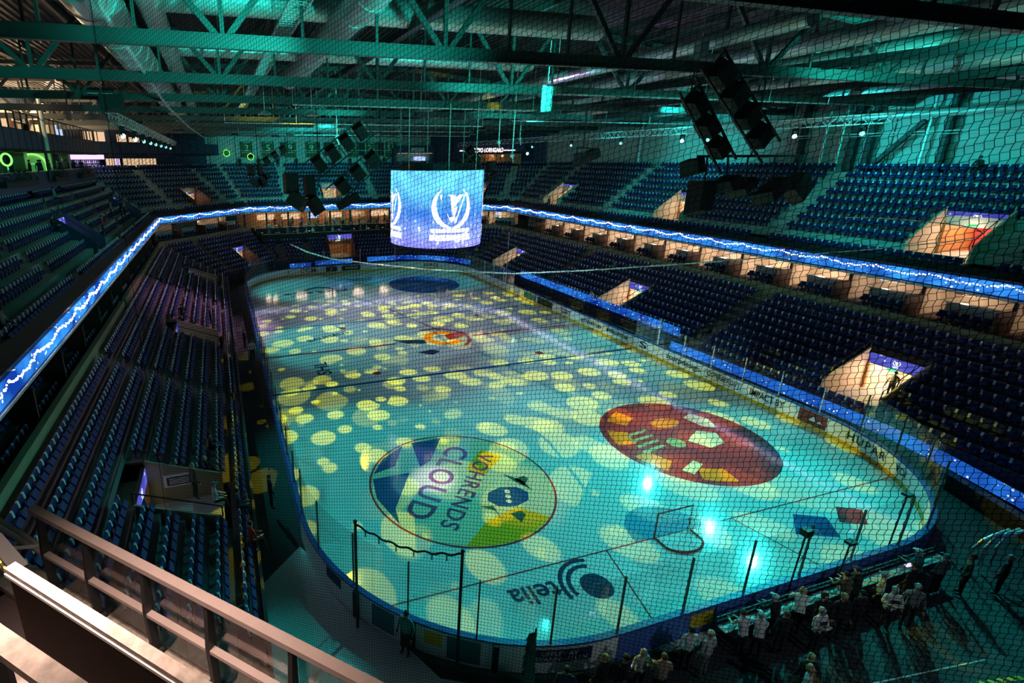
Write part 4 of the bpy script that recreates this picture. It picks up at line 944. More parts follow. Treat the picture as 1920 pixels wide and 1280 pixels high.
ms = n_.new('ShaderNodeMapRange'); ms.inputs[1].default_value = .35; ms.inputs[2].default_value = .7; ms.inputs[3].default_value = 1.3; ms.inputs[4].default_value = 2.4; L_.new(no.outputs[0], ms.inputs[0])
vo = n_.new('ShaderNodeTexVoronoi'); vo.inputs['Scale'].default_value = 2.2; L_.new(tc.outputs['Object'], vo.inputs['Vector'])
ss = n_.new('ShaderNodeMapRange'); ss.inputs[1].default_value = .30; ss.inputs[2].default_value = .12; ss.inputs[3].default_value = 0; ss.inputs[4].default_value = .55; L_.new(vo.outputs['Distance'], ss.inputs[0])
lo = n_.new('ShaderNodeMapRange'); lo.inputs[1].default_value = 4.0; lo.inputs[2].default_value = 2.5; L_.new(sx_.outputs[2], lo.inputs[0])
mm = n_.new('ShaderNodeMath'); mm.operation = 'MULTIPLY'; L_.new(ss.outputs[0], mm.inputs[0]); L_.new(lo.outputs[0], mm.inputs[1])
mx = n_.new('ShaderNodeMix'); mx.data_type = 'RGBA'; L_.new(mm.outputs[0], mx.inputs[0]); L_.new(rp.outputs[0], mx.inputs[6]); mx.inputs[7].default_value = (.9, .95, 1, 1)
L_.new(mx.outputs[2], em.inputs[0]); L_.new(ms.outputs[0], em.inputs[1]); L_.new(em.outputs[0], n_['Material Output'].inputs[0]); M['sb'] = m
NS = 48
def cyl(m, r, z0, z1, n=NS):
    for k in range(n):
        a, c = 2*PI*k/n, 2*PI*(k+1)/n
        m.quad((SX+r*math.cos(a), SY+r*math.sin(a), z0), (SX+r*math.cos(c), SY+r*math.sin(c), z0), (SX+r*math.cos(c), SY+r*math.sin(c), z1), (SX+r*math.cos(a), SY+r*math.sin(a), z1))
m = MB(); cyl(m, SR, SZ0, SZ1); scr = m.build('screen', 'sb', sb)
m = MB(); m.poly([(SX+SR*math.cos(2*PI*k/NS), SY+SR*math.sin(2*PI*k/NS), SZ0-.01) for k in range(NS)]); m.poly([(SX+SR*math.cos(2*PI*k/NS), SY+SR*math.sin(2*PI*k/NS), SZ1+.01) for k in range(NS)]); m.build('end_plate', 'black', sb)
m = MB(); m.tube([(SX, SY, SZ1+.02), (SX, SY, SZ1+.5)], 2.9, 24); m.box(SX-3.2, SX+3.2, -.1, .1, SZ1+.3, SZ1+.5); m.build('top_frame', 'dark_steel', sb)
for k in range(6):
    a = 2*PI*k/6+.4; m = MB(); m.tube([(SX+3.1*math.cos(a), SY+3.1*math.sin(a), SZ1), (SX+3.1*math.cos(a), SY+3.1*math.sin(a), 19.2)], .04, 6); m.build('suspension_cable', 'alu', sb)
for a0 in (D(-94), D(-184), D(-4), D(86)):
    def W(u, v, a0=a0):
        a = a0+u*1.36/SR*1.05; return Vector((SX+(SR+.02)*math.cos(a), SY+(SR+.02)*math.sin(a), 11.75+v*1.42))
    emblem_map(scr, W, 'logo_big', 'emblem')
    m = MB()
    for u0, u1, z0, z1 in ((-1.25, 1.25, 9.35, 9.8), (-1.2, 1.2, 9.95, 10.25)):
        for q in range(8):
            ua, ub = u0+(u1-u0)*q/8, u0+(u1-u0)*(q+1)/8-.03
            A = [a0+t*1.36/SR for t in (ua, ub)]
            m.quad(*[(SX+(SR+.02)*math.cos(a), SY+(SR+.02)*math.sin(a), z) for a, z in ((A[0], z0), (A[1], z0), (A[1], z1), (A[0], z1))])
    m.build('emblem_bar', 'logo_big', scr)

# =================================================================== speaker clusters
def cabinet(parent, c, X, Y, Z, w, h, d, name='cabinet'):
    c, X, Y, Z = Vector(c), Vector(X).normalized(), Vector(Y).normalized(), Vector(Z).normalized()
    m = MB(); i = len(m.v)
    fr = [c+X*(sx*w/2)+Z*(sz*h/2)-Y*(d/2) for sx, sz in ((-1, -1), (1, -1), (1, 1), (-1, 1))]; bk = [c+X*(sx*w*.36)+Z*(sz*h*.42)+Y*(d/2) for sx, sz in ((-1, -1), (1, -1), (1, 1), (-1, 1))]
    m.poly(fr); m.poly(bk[::-1])
    for k in range(4): m.quad(fr[k], bk[k], bk[(k+1) % 4], fr[(k+1) % 4])
    o = m.build(name, 'black', parent)
    m = MB(); m.obox(c-Y*(d/2+.02), X*(w*.45), Y*.015, Z*(h*.43)); m.build('grille', 'dark_steel', o)
    return o
def cluster(c, ladders, loose, label, yawd=0):
    t = thing('speaker_cluster', label, 'speakers', c)
    top = Vector(c)
    for (p0, p1, wd, n) in ladders:        # ladder centre line from p0 (upper) to p1 (lower)
        p0, p1 = Vector(p0), Vector(p1); d = (p1-p0).normalized(); y = Vector((0, 1, 0)); x = d.cross(y).normalized()
        for sg in (-1, 1):
            m = MB(); m.bar(p0+x*(sg*wd/2)-d*.4, p1+x*(sg*wd/2)+d*.5, .09, .09, 0, (0, 1, 0)); m.build('frame_rail', 'dark_steel', t)
        L = (p1-p0).length
        for k in range(n):
            p = p0+d*(L*(k+.5)/n); cabinet(t, p, x, Vector((.1, -1, -.25)), d, wd*.86, L/n*.62, .6)
            m = MB(); q = p0+d*(L*k/n); m.bar(q-x*(wd/2), q+x*(wd/2), .06, .06, 0, (0, 1, 0)); m.build('frame_rung', 'dark_steel', t)
        m = MB(); m.tube([p0, (p0.x, p0.y, 19.0)], .03, 5); m.build('hanger', 'dark_steel', t)
    for p, w, h, rx in loose:
        X = Vector((math.cos(rx), 0, math.sin(rx))); Z = Vector((-math.sin(rx), 0, math.cos(rx)))
        cabinet(t, p, X, (.3*math.sin(rx*3), -1, .2), Z, w, h, .8)
    xs = [p[0] for p, *_ in loose]; zt = max(p[2] for p, *_ in loose); m = MB()
    m.bar((min(xs), c[1]+.45, zt+.5), (max(xs), c[1]+.45, zt+.5), .12)
    for p, *_ in loose: m.bar((p[0], c[1]+.45, zt+.5), (p[0], c[1]+.3, p[2]), .06)
    mid = (min(xs)+max(xs))/2; m.tube([(mid, c[1]+.45, zt+.5), (mid, c[1]+.45, 19.0)], .04, 5)
    m.build('bumper_frame', 'dark_steel', t)
cluster((6.5, -20, 15), [((4.6, -20, 19.4), (8.7, -20, 15.9), 1.35, 4), ((3.1, -20.4, 18.1), (5.7, -20.4, 15.3), 1.0, 3)],
        [((5.6, -19.6, 13.5), 1.1, 1.7, 0), ((6.9, -19.8, 14.1), .9, .6, .5), ((8.2, -19.6, 13.9), 1.2, .5, .7), ((10.0, -19.8, 13.7), 1.7, .7, .6), ((11.8, -19.8, 13.8), 1.5, 1.2, -.6), ((5.0, -19.4, 14.9), .6, .8, .3)],
        'dark speaker cluster with two slanted ladder frames over the right near ice')
cluster((-8, 0, 15), [((-5.9, 0, 17.7), (-10.2, 0, 14.6), 1.5, 4), ((-5.0, -.4, 15.8), (-8.6, -.4, 12.9), 1.4, 3)],
        [((-11.9, -.2, 13.7), 1.2, 1.5, 0), ((-10.5, 0, 13.5), .9, 1.7, .05), ((-11.6, -.3, 12.4), 1.6, 1.1, -.6), ((-10.1, 0, 12.0), .8, 1.5, .55), ((-7.5, -.2, 12.3), 1.8, .6, .5)],
        'dark speaker cluster with two slanted ladder frames left of the scoreboard')
cluster((-11, 20, 14.5), [((-9.4, 20, 16.7), (-12.2, 20, 14.9), .9, 3)], [((-13.5, 20, 14.3), .9, 1.1, 0), ((-12.5, 20, 14.3), .6, 1.2, .1), ((-13.3, 20, 13.0), 1.2, .7, -.6), ((-12.3, 20, 13.0), .6, 1.1, .5), ((-11.8, 20, 13.6), .6, .7, .3)],
        'smaller far speaker cluster with one slanted frame on the left')
cluster((12, 18, 14.5), [((11.4, 18, 16.7), (13.0, 18, 14.9), 1.2, 2), ((11.0, 18.3, 15.6), (12.2, 18.3, 14.4), 1.1, 2)], [((12.9, 18, 14.3), .6, 1.0, 0), ((14.6, 18, 14.4), .9, 1.3, 0), ((15.0, 18, 13.2), 1.1, .8, .5), ((13.0, 18, 13.3), .7, .7, .3)],
        'smaller far speaker cluster right behind the scoreboard')
cluster((11, -4, 15), [], [((10.2, -4, 15.3), .6, .9, 0), ((11.4, -4, 15.6), .8, .8, .4)], 'pair of small dark cabinets hanging over the right benches')

# =================================================================== far end: restaurant terraces, banners, signs
rest_t = thing('terrace_restaurant', 'two tier dining terrace below the far ribbon screen', 'restaurant', tuple(tpos('far', 0, -2.6, 4.0)))
for nm, d0, d1, z in (('lower', -2.75, -.95, 3.95), ('upper', -.95, 5.0, 4.75)):
    a0, a1 = sorted(trange('far', d0)); a0 += .4; a1 -= .4
    m = MB(); m.obox(tpos('far', (a0+a1)/2, (d0+d1)/2, z-.1), tv('far')*((a1-a0)/2), nv('far')*((d1-d0)/2), (0, 0, .1)); m.build('terrace_floor', 'tread', rest_t)
    m = MB(); m.obox(tpos('far', (a0+a1)/2, d0, z-.05), tv('far')*((a1-a0)/2), nv('far')*.05, (0, 0, .55)); m.build('front_wall', 'black', rest_t)
    m = MB(); m.tube([tpos('far', a0, d0, z+.62), tpos('far', a1, d0, z+.62)], .025, 5); m.build('rail', 'alu', rest_t)
a0, a1 = sorted(trange('far', 4.0))
m = MB(); m.obox(tpos('far', (a0+a1)/2, 5.0, 6.1), tv('far')*((a1-a0)/2), nv('far')*.06, (0, 0, 1.4)); m.build('back_wall', 'wood', rest_t)
for k in range(9):
    t_ = a0+1+(a1-a0-2)*k/8
    m = MB(); m.obox(tpos('far', t_, 1.6, 6.1), tv('far')*.14, nv('far')*.14, (0, 0, 1.4)); m.build('post', 'brown', rest_t)
for k, (t_, w2, mt) in enumerate(((-9.5, 1.6, 'window_lit'), (-5.6, 1.3, 'cream'), (-1.5, 1.2, 'window_lit'), (2.2, .9, 'tv'), (6, 1.5, 'window_lit'), (10, 1.4, 'window_lit'))):
    m = MB(); m.obox(tpos('far', t_, 4.9, 6.35), tv('far')*w2, nv('far')*.03, (0, 0, .42)); m.build('lit_niche', mt, rest_t)
m = MB(); m.obox(tpos('far', -4.5, 4.0, 5.3), tv('far')*4.5, nv('far')*.3, (0, 0, .55)); m.build('bar_counter', 'wood', rest_t)
for t_ in (-10, -5, 0, 5, 10): point(tpos('far', t_, 3.4, 7.1), 170, WARM, 1.0)

bn = [(-11.95, '2'), (-8.42, '5'), (-4.8, '9'), (-1.18, '9'), (2.89, '12'), (6.11, '15'), (9.49, '21'), (13.04, '51')]
for i, (x, num) in enumerate(bn):
    t = thing('retired_number_banner', 'green hanging banner with white number %s on the far wall, %s from the left' % (num, ordn(i+1)), 'banner', (x, 51.9, 16.2), 'retired number banners')
    m = MB(); m.box(x-.95, x+.95, 51.86, 52.05, 15.7, 18.2); m.build('cloth', 'banner', t)
    text_obj('number', num, 1.45, (x, 51.84, 17.15), (1, 0, 0), (0, 0, 1), 'banner_txt', t)
    m = MB(); m.box(x-.6, x+.6, 51.84, 51.855, 17.98, 18.08); m.box(x-.85, x+.85, 51.84, 51.855, 16.42, 16.5); m.build('name_line', 'banner_txt', t)
for i, x in enumerate((-5.9, -.2, 1.5, 7.7, 11.2)):
    t = thing('door_%d' % (i+1), None, None, (x, 52, 15.9)); t['kind'] = 'structure'
    m = MB(); m.box(x-.55, x+.55, 51.93, 52.0, 15.9, 18.1); m.build('leaf', 'black', t)
    m = MB(); m.box(x-.62, x+.62, 51.9, 51.94, 16.75, 16.82); m.build('crossbar', 'alu', t)
for i, (x, z) in enumerate(((-15.2, 16.4), (-11.4, 15.8))):
    t = thing('ring_sign', 'round green neon ring sign on the far wall, %s one' % ('left' if i == 0 else 'right'), 'sign', (x, 51.85, z))
    m = MB(); m.tube([(x+.5*math.cos(2*PI*k/24), 51.8, z+.5*math.sin(2*PI*k/24)) for k in range(24)], .06, 6, closed=True); m.build('neon_ring', 'neon_green', t)
    m = MB(); m.tube([(x, 51.86, z), (x, 51.9, z)], .48, 16); m.build('disc', 'ad_green', t)
m = MB(); m.tube([(-19, 51.7, 16.75), (14, 51.7, 16.75)], .04, 6); tag(m.build('wall_rail', 'alu'), 'thin pale rail running along the far wall under the numbers', 'rail')
# kiosk and shop front at the far right
t = thing('kiosk', 'navy kiosk with golden lights and a white plate, above the scoreboard on the far wall', 'kiosk', (17.4, 51, 14))
m = MB(); m.box(13.6, 20.8, 50.6, 51.9, 16.3, 17.6); m.box(13.2, 13.7, 50.8, 51.9, 14, 17.2); m.box(20.6, 21.0, 50.8, 51.9, 14, 17.2); m.build('fascia', 'navy', t)
m = MB(); m.box(16.4, 18.9, 50.5, 50.58, 16.5, 17.2); m.build('name_plate', 'banner_txt', t)
m = MB()
for k in range(26): m.ball((13.9+6.6*k/25, 50.5, 16.25), .07, 0, 6, 4)
tag(m.build('bulbs', 'window_lit', t), kind='stuff')
m = MB(); m.box(17.3, 19.6, 51.5, 51.6, 15.0, 15.7); m.build('menu_screen', 'tv', t)
m = MB(); m.box(13.8, 20.6, 51.0, 51.4, 14.0, 14.9); m.build('counter', 'navy', t)
t = thing('shop_front', 'navy shop front with glowing pink white name in the far right corner', 'shop', (27.5, 45, 14)); fr = lambda s, d, z: tpos('far_right', s, d, z)
m = MB(); m.obox(fr(10.5, 9.7, 17.2), tv('far_right')*6, nv('far_right')*.1, (0, 0, .9)); m.build('fascia', 'navy', t)
m = MB(); m.obox(fr(10, 9.75, 15.2), tv('far_right')*5, nv('far_right')*.08, (0, 0, .8)); m.build('lit_interior', 'wood', t)
me = text_obj('sign_text', 'STUDIO BORNGARD', .95, fr(10.7, 9.5, 16.6), -tv('far_right'), (0, 0, 1), 'sign', t, 1.0, sx=.62)
for s0 in (14.6, 6.9):
    m = MB(); m.obox(fr(s0, 9.5, 16.58), tv('far_right')*.9, nv('far_right')*.02, (0, 0, .07)); m.build('sign_line', 'sign', t)
for s0 in (8, 9.6, 12): m = MB(); m.ball(fr(s0, 9.3, 15.7), .22); m.build('globe_lamp', 'window_lit', t)
t = thing('wall_spot', 'small bright teal spot lamp on the wall right of the shop sign', 'lamp', tuple(fr(3.9, 9.2, 16)))
m = MB(); m.ball(fr(3.9, 9.2, 16.0), .2, 0, 10, 6); m.build('lens', 'lens', t); m = MB(); m.obox(fr(3.9, 9.4, 16.1), tv('far_right')*.3, nv('far_right')*.12, (0, 0, .3)); m.build('housing', 'black', t)
point(fr(10, 8.9, 15.6), 30, (1, .5, .3), .3)

# =================================================================== left: platform, bar, balcony
def side_slab(name, parent, side, d0, d1, z0, z1, mat, lo=None, hi=None):
    a = sorted(trange(side, d0)); c = sorted(trange(side, d1))
    if lo is not None: a[0] = max(a[0], lo); c[0] = max(c[0], lo)
    if hi is not None: a[1] = min(a[1], hi); c[1] = min(c[1], hi)
    P = lambda s, d: tpos(side, s, d, z0); m = MB()
    m.prism([P(a[0], d0), P(a[1], d0), P(c[1], d1), P(c[0], d1)], (0, 0, z1-z0)); return m.build(name, mat, parent)
pf = thing('bar_platform', 'dark standing platform behind the top rows of the upper left stand', 'platform', (-33, 0, 14))
side_slab('platform_floor', pf, 'left', 6.9, 12, 13.5, 13.72, 'tread', hi=30)
side_slab('front_wall', pf, 'left', 6.75, 6.9, 13.1, 14.5, 'navy', hi=30)
side_slab('front_rail', pf, 'left', 6.7, 6.76, 14.52, 14.58, 'alu', hi=30)
for j, (y0, y1) in enumerate(((2, 9), (14, 19), (24, 30))):
    t = thing('planter_hedge', 'dark leafy planter along the left platform front, %s from the left edge' % ordn(j+1), 'plant', (-31.2, y0, 13.6))
    m = MB(); m.box(-31.3, -30.9, y0, y1, 13.6, 14.0); m.build('trough', 'black', t)
    m = MB()
    for k in range(220):
        p = Vector((random.uniform(-31.4, -30.7), random.uniform(y0, y1), random.uniform(13.9, 14.8))); a, c = random.uniform(0, 6.3), random.uniform(-.5, .8)
        x = Vector((math.cos(a), math.sin(a), c))*.14; y = Vector((-math.sin(a), math.cos(a), .3))*.06; m.poly([p-x, p+y, p+x, p-y])
    tag(m.build('leaves', 'plant', t), kind='stuff')
bal = thing('balcony', 'navy panelled balcony with glass railing along the upper left side', 'balcony', (-31, 10, 16.2))
for side, d0, lo, hi in (('left', 6.5, None, 14), ('far_left', 8.6, None, None)):
    side_slab('balcony_floor', bal, side, d0+.1, 12, 16.15, 16.35, 'dark_steel', lo, hi)
    side_slab('fascia', bal, side, d0, d0+.12, 16.1, 17.7, 'black', lo, hi)
    side_slab('top_rail', bal, side, d0, d0+.07, 18.85, 18.93, 'dark_steel', lo, hi)
    a = sorted(trange(side, d0)); a[1] = min(a[1], hi) if hi is not None else a[1]
    n = int((a[1]-a[0])/1.45)
    for k in range(n):
        s0 = a[0]+(a[1]-a[0])*k/n
        m = MB(); m.obox(tpos(side, s0+.72, d0-.03, 16.95), tv(side)*.62, nv(side)*.03, (0, 0, .68)); m.build('fascia_panel', 'navy', bal)
        m = MB(); m.bar(tpos(side, s0, d0-.02, 16.1), tpos(side, s0, d0-.02, 18.9), .1, .1); m.build('railing_post', 'dark_steel', bal)
        if k % 2 == 0:
            m = MB(); m.obox(tpos(side, s0+.7, d0+.6, 16.09), tv(side)*.5, nv(side)*.3, (0, 0, .03)); m.build('soffit_lamp', 'steel', bal)
LW = 10.6
lw = thing('balcony_rooms', 'cream and navy rooms with lit windows behind the left balcony', 'rooms', (-35, 20, 17.7))
# left wall rooms, t = -y on the left side
tl = lambda y: -y
def lwbox(name, y0, y1, z0, z1, mat, d=LW, th=.06, parent=lw, side='left'):
    s0, s1 = (tl(y0), tl(y1)) if side == 'left' else (y0, y1)
    m = MB(); m.obox(tpos(side, (s0+s1)/2, d, (z0+z1)/2), tv(side)*(abs(s1-s0)/2), nv(side)*th, (0, 0, (z1-z0)/2)); return m.build(name, mat, parent)
lwbox('room_wall', 6, 23, 17.0, 20.3, 'cream', LW+.1); lwbox('room_wall', 24.5, 33.5, 17, 20.6, 'cream', LW+.0); lwbox('room_wall', 33.5, 38, 17, 21, 'navy', LW+.05)
lwbox('doorway', 12, 15.5, 17.2, 19.0, 'window_lit'); lwbox('doorway', 16.6, 18.4, 17.4, 19.4, 'window_lit'); lwbox('door_leaf', 18.8, 21, 17.2, 19.4, 'brown')
lwbox('window_frame', 19.6, 23.2, 19.0, 20.4, 'white', LW-.08); lwbox('window_pane', 19.9, 21.2, 19.15, 20.25, 'black', LW-.16); lwbox('window_pane', 21.5, 22.9, 19.15, 20.25, 'black', LW-.16)
lwbox('wall_clock', 31.6, 32.5, 20.0, 20.9, 'ledge', LW-.1, .03)
tvs = thing('wall_television', 'television showing a pale blue picture on the left balcony wall', 'television', (-35, 34.2, 18.4))
lwbox('frame', 33.4, 37.2, 18.2, 19.8, 'black', LW-.15, .05, tvs); lwbox('picture', 33.6, 37.0, 18.35, 19.7, 'tv', LW-.22, .015, tvs)
for i, (s0, s1, z0, z1) in enumerate(((-4.1, -2.9, 17.6, 19.0), (-5.8, -4.4, 17.6, 19.0), (-9.0, -7.6, 17.6, 18.7), (-11, -9.4, 17.6, 18.4))):
    t = thing('window_%d' % (i+1), None, None, tuple(tpos('far_left', (s0+s1)/2, 10.2, z0))); t['kind'] = 'structure'
    lwbox('pane', s0, s1, z0, z1, 'window_lit', 10.2, .04, t, 'far_left'); lwbox('frame', s0-.12, s1+.12, z0-.12, z1+.12, 'dark_steel', 10.27, .04, t, 'far_left')
for i, (s0, s1, z0, z1, mt) in enumerate(((-6.7, -5.5, 14.4, 15.6, 'window_lit'), (-7.5, -6.8, 14.5, 15.6, 'violet_lamp'), (-9.75, -8.05, 14.7, 15.6, 'window_lit'), (-11.6, -9.9, 14.5, 15.6, 'window_lit'), (-13.4, -11.75, 14.7, 15.6, 'window_lit'))):
    t = thing('window_%d' % (i+5), None, None, tuple(tpos('far_left', (s0+s1)/2, 10.3, z0))); t['kind'] = 'structure'
    lwbox('pane', s0, s1, z0, z1, mt, 10.2, .04, t, 'far_left'); lwbox('frame', s0-.1, s1+.1, z0-.1, z1+.1, 'navy', 10.27, .04, t, 'far_left')
    m = MB()
    for q in (1, 2): s_ = s0+(s1-s0)*q/3; m.obox(tpos('far_left', s_, 10.12, (z0+z1)/2), tv('far_left')*.04, nv('far_left')*.02, (0, 0, (z1-z0)/2))
    m.build('mullion', 'brown', t)
# neon arch bar, drinks bar
ar = thing('neon_arch', 'green neon arch over a pale alcove in the left bar', 'neon sign', (-35, 20.5, 13.7))
def arch(y0, w2, z0, h, r, mat):
    pts = [(-34.3-w2, y0, z0)]+[(-34.3-w2*math.cos(a), y0, z0+h*.55+h*.45*math.sin(a)) for a in [PI*k/14 for k in range(15)]]+[(-34.3+w2, y0, z0)]
    m = MB(); m.tube(pts, r, 6); return m
arch(20.5, 1.15, 13.72, 2.3, .10, 'x').build('outer_tube', 'neon_green', ar); arch(20.5, .55, 13.72, 1.4, .05, 'x').build('inner_tube', 'neon_teal', ar)
m = MB(); m.box(-36, -32.7, 20.7, 20.85, 13.72, 16.1); m.build('alcove_wall', 'cream', ar)
for y in (14.5, 30.5):
    t = thing('oval_neon', 'oval green neon sign in the left bar, %s the arch' % ('left of' if y < 20 else 'right of'), 'neon sign', (-34.6, y, 15.6))
    m = MB(); m.tube([(-34.6+.4*math.cos(2*PI*k/20), y, 15.5+.5*math.sin(2*PI*k/20)) for k in range(20)], .09, 6, closed=True); m.build('tube', 'neon_green', t); m = MB(); m.box(-34.65, -34.55, y-.03, y+.03, 13.8, 15.0); m.build('stem', 'neon_teal', t)
for y in (17.3, 25.5, 29, 33):
    m = MB(); m.box(-34.9, -33.9, y-.5, y+.5, 13.72, 16.1); tag(m.build('bar_pillar', 'band'), 'square tan pillar in the left bar, standing %s' % {17.3: 'left of the arch', 25.5: 'right of the arch', 29: 'next to the oval neon', 33: 'beside the drinks shelves'}[y], 'pillar')
br_ = thing('drinks_bar', 'violet lit drinks bar with bottle shelves at the left platform', 'bar', tuple(tpos('far_left', -2.8, 10, 13.7)))
m = MB(); m.obox(tpos('far_left', -2.6, 10.2, 14.9), tv('far_left')*2.0, nv('far_left')*.05, (0, 0, 1.1)); m.build('back_wall', 'navy', br_)
m = MB(); m.obox(tpos('far_left', -2.6, 9.6, 15.8), tv('far_left')*2.0, nv('far_left')*.4, (0, 0, .28)); m.build('canopy', 'violet_lamp', br_)
for z in (14.7, 15.1):
    m = MB(); m.obox(tpos('far_left', -2.6, 10.0, z), tv('far_left')*1.7, nv('far_left')*.15, (0, 0, .02)); m.build('shelf', 'white', br_)
    for q in range(12): 
        p = tpos('far_left', -4.1+.27*q, 9.97, z+.02); m = MB(); m.tube([p, p+Vector((0, 0, .18)), p+Vector((0, 0, .22)), p+Vector((0, 0, .3))], [.05, .05, .02, .02], 6); o = m.build('bottle', 'white' if q % 3 else 'wood'); tag(o, 'bottle standing on the shelves of the violet drinks bar', 'bottle', 'bottles in the drinks bar')
point((-33.2, 18.5, 15.4), 60, (.25, 1, .2), .2); point(tpos('far_left', -3, 9.0, 15.4), 40, (.75, .5, 1), .2); point(tpos('far_left', -9, 9.0, 15.4), 25, (1, .7, .45), .2)
point((-33.2, 10, 20.4), 600, (1, .68, .38), .3); point((-33.2, 18, 20.4), 700, (1, .68, .38), .3); point((-33.2, 28, 20.6), 1100, (1, .72, .42), .3); point(tpos('far_left', -6, 9.4, 19.6), 160, (1, .7, .4), .3); point((-30, 4, 19.5), 40, (1, .6, .4), .3)
for i, (a, c) in enumerate((((-33, 5.2, 20.1), (-33, 8.0, 20.1)), ((-33.5, 24, 20.9), (-33.5, 26.4, 20.9)))):
    m = MB(); m.bar(a, c, .16, .1); tag(m.build('tube_lamp', 'warm_lamp'), 'glowing warm tube lamp over the left balcony, %s' % ('at the frame edge' if i == 0 else 'farther in'), 'lamp')
m = MB(); m.tube([(-30.8, 12.6, 16.2), (-30.8, 12.6, 20.4)], .17, 10); tag(m.build('balcony_column', 'ledge'), 'pale round column standing in front of the left balcony', 'column')
m = MB(); m.tube([(-31.2, 13.4, 13.7), (-31.2, 13.4, 20.2)], .12, 8); tag(m.build('balcony_column', 'dark_steel'), 'dark slim column just right of the pale balcony column', 'column')
# =================================================================== team benches, right side
tb = thing('team_bench', 'dark team bench area with low wall behind the right side boards', 'bench', (16.2, 0, 0))
m = MB(); m.box(15.25, 17.4, -9, 14.5, 0, .25); m.build('bench_floor', 'black', tb)
m = MB(); m.box(17.38, 17.5, -9.2, 14.4, .2, 1.5); m.build('back_wall', 'navy', tb)
for y0, y1 in ((-8.5, -.5), (2, 12)):
    m = MB(); m.box(16.5, 16.9, y0, y1, .62, .7); m.box(16.55, 16.62, y0+.1, y1-.1, .25, .62); m.build('seat_plank', 'navy', tb)
m = MB(); m.tube([(17.42, -9.2, 1.45), (17.42, 14.3, 1.45)], .03, 5); m.build('rail', 'alu', tb)
for i, (y, x) in enumerate(((-7.6, 15.9), (-6.1, 16.0), (-4.4, 15.7), (-2.2, 15.8), (.4, 16.1), (3.0, 15.7), (5.6, 16.0), (8.4, 15.8), (10.4, 16.0))):
    m = MB(); m.tube([(x, y, .25), (x, y, .42), (x, y, .48), (x, y, .55)], [.06, .06, .03, .03], 8); m.tube([(x, y, .55), (x, y, .6)], .035, 6)
    tag(m.build('drinks_bottle', 'white'), 'pale drinks bottle standing in the team bench, %s from the near end' % ordn(i+1), 'bottle', 'bottles in the team bench')
m = MB(); m.obox((15.6, -9.3, 1.9), (.3, 0, 0), (0, .03, 0), (0, 0, .75)); tag(m.build('bench_side_glass', 'glass'), 'clear glass screen closing the near end of the team bench', 'glass')
m = MB(); m.tube([(15.3, -9.3, 1.1), (15.3, -9.3, 3.2)], .06, 8); tag(m.build('bench_post', 'alu'), 'pale post at the near end of the team bench', 'post')
m = MB(); m.tube([(15.6, 14.6, .2), (15.6, 14.6, 7)], .05, 8); tag(m.build('tall_pole', 'alu'), 'tall thin pale pole at the far end of the team bench', 'pole')
# arched tubes and dark wall at the near right corner
for k in range(3):
    m = MB(); x = 9.4+.45*k; m.tube([(x, -30.9-.12*k, .1), (x, -30.9-.12*k, .9), (x+.3, -30.95-.1*k, 1.25), (x+.9, -31-.1*k, 1.4), (x+1.7, -31-.1*k, 1.42)], .05, 8)
    tag(m.build('arched_tube', 'alu'), 'curved pale metal tube rail by the near right corner, %s of three' % ('left', 'middle', 'right')[k], 'rail', 'arched tube rails')
m = MB(); m.prism([(12.3, -35.6, -.13), (16.9, -24.5, -.13), (16.6, -24, -.13), (12.0, -35.1, -.13)], (0, 0, .8)); tag(m.build('corner_wall', 'dark_steel'), 'dark low wall under the bending screen strip, near right corner', 'wall')
# railing along the outside of the near boards
t = thing('standing_rail', 'double dark rail with pale table boards behind the near end boards', 'rail', (2, -30.6, 0))
for z in (1.0, .82): m = MB(); m.tube([(-2.9, -30.5, z), (8.0, -30.5, z)], .035, 6); m.build('rail', 'dark_steel', t)
for k in range(7): m = MB(); m.tube([(-2.9+1.8*k, -30.5, 0), (-2.9+1.8*k, -30.5, 1.0)], .03, 6); m.build('rail_post', 'dark_steel', t)
m = MB(); m.box(-2.9, 8.0, -30.85, -30.55, .70, .74); m.build('table_board', 'ledge', t)
m = MB(); m.box(-4.8, -2.9, -30.45, -30.2, .05, .12); tag(m.build('floor_rail', 'ledge'), 'short pale curb strip at the foot of the near boards', 'curb')
# microphones and flag
for i, (x, y, h, lab) in enumerate(((.55, -30.28, 3.15, 'tall dark pole with a camera box above the near boards'), (3.0, -30.3, 2.2, 'shorter dark pole with knob right of the camera pole'), (6.3, -29.9, 3.2, 'slim dark pole leaning near the right end of the near boards'))):
    t = thing('camera_pole', lab, 'pole', (x, y, 0))
    m = MB(); m.tube([(x, y, 0), (x+.18, y+.02, h)], .03, 6); m.build('pole', 'black', t)
    m = MB(); m.box(x+.02, x+.34, y-.1, y+.14, h, h+(.24 if i == 0 else .1)); m.build('head', 'black', t)
    if i == 0: m = MB(); m.tube([(x+.3, y, h), (x+.42, y, h-.6), (x+.2, y, h-1.1)], .012, 4); m.build('cable', 'black', t)
t = thing('team_flag', 'dark green furled flag on a pole by the near left gate', 'flag', (-10.1, -30.6, 0))
m = MB(); m.tube([(-10.15, -30.6, .1), (-10.0, -30.7, 3.1)], .025, 6); m.build('pole', 'black', t)
m = MB(); 
for k in range(6):
    z0, z1 = 1.0+.32*k, 1.0+.32*(k+1); w0, w1 = .22-.02*k, .22-.02*(k+1)
    m.quad((-10.1-w0, -30.62+.05*(k % 2), z0), (-10.1+w0, -30.66, z0), (-10.06+w1, -30.68, z1), (-10.06-w1, -30.64+.05*((k+1) % 2), z1)); m.quad((-10.1-w0, -30.72, z0), (-10.1+w0, -30.70, z0), (-10.06+w1, -30.71, z1), (-10.06-w1, -30.73, z1))
m.build('cloth', 'green_flag', t)
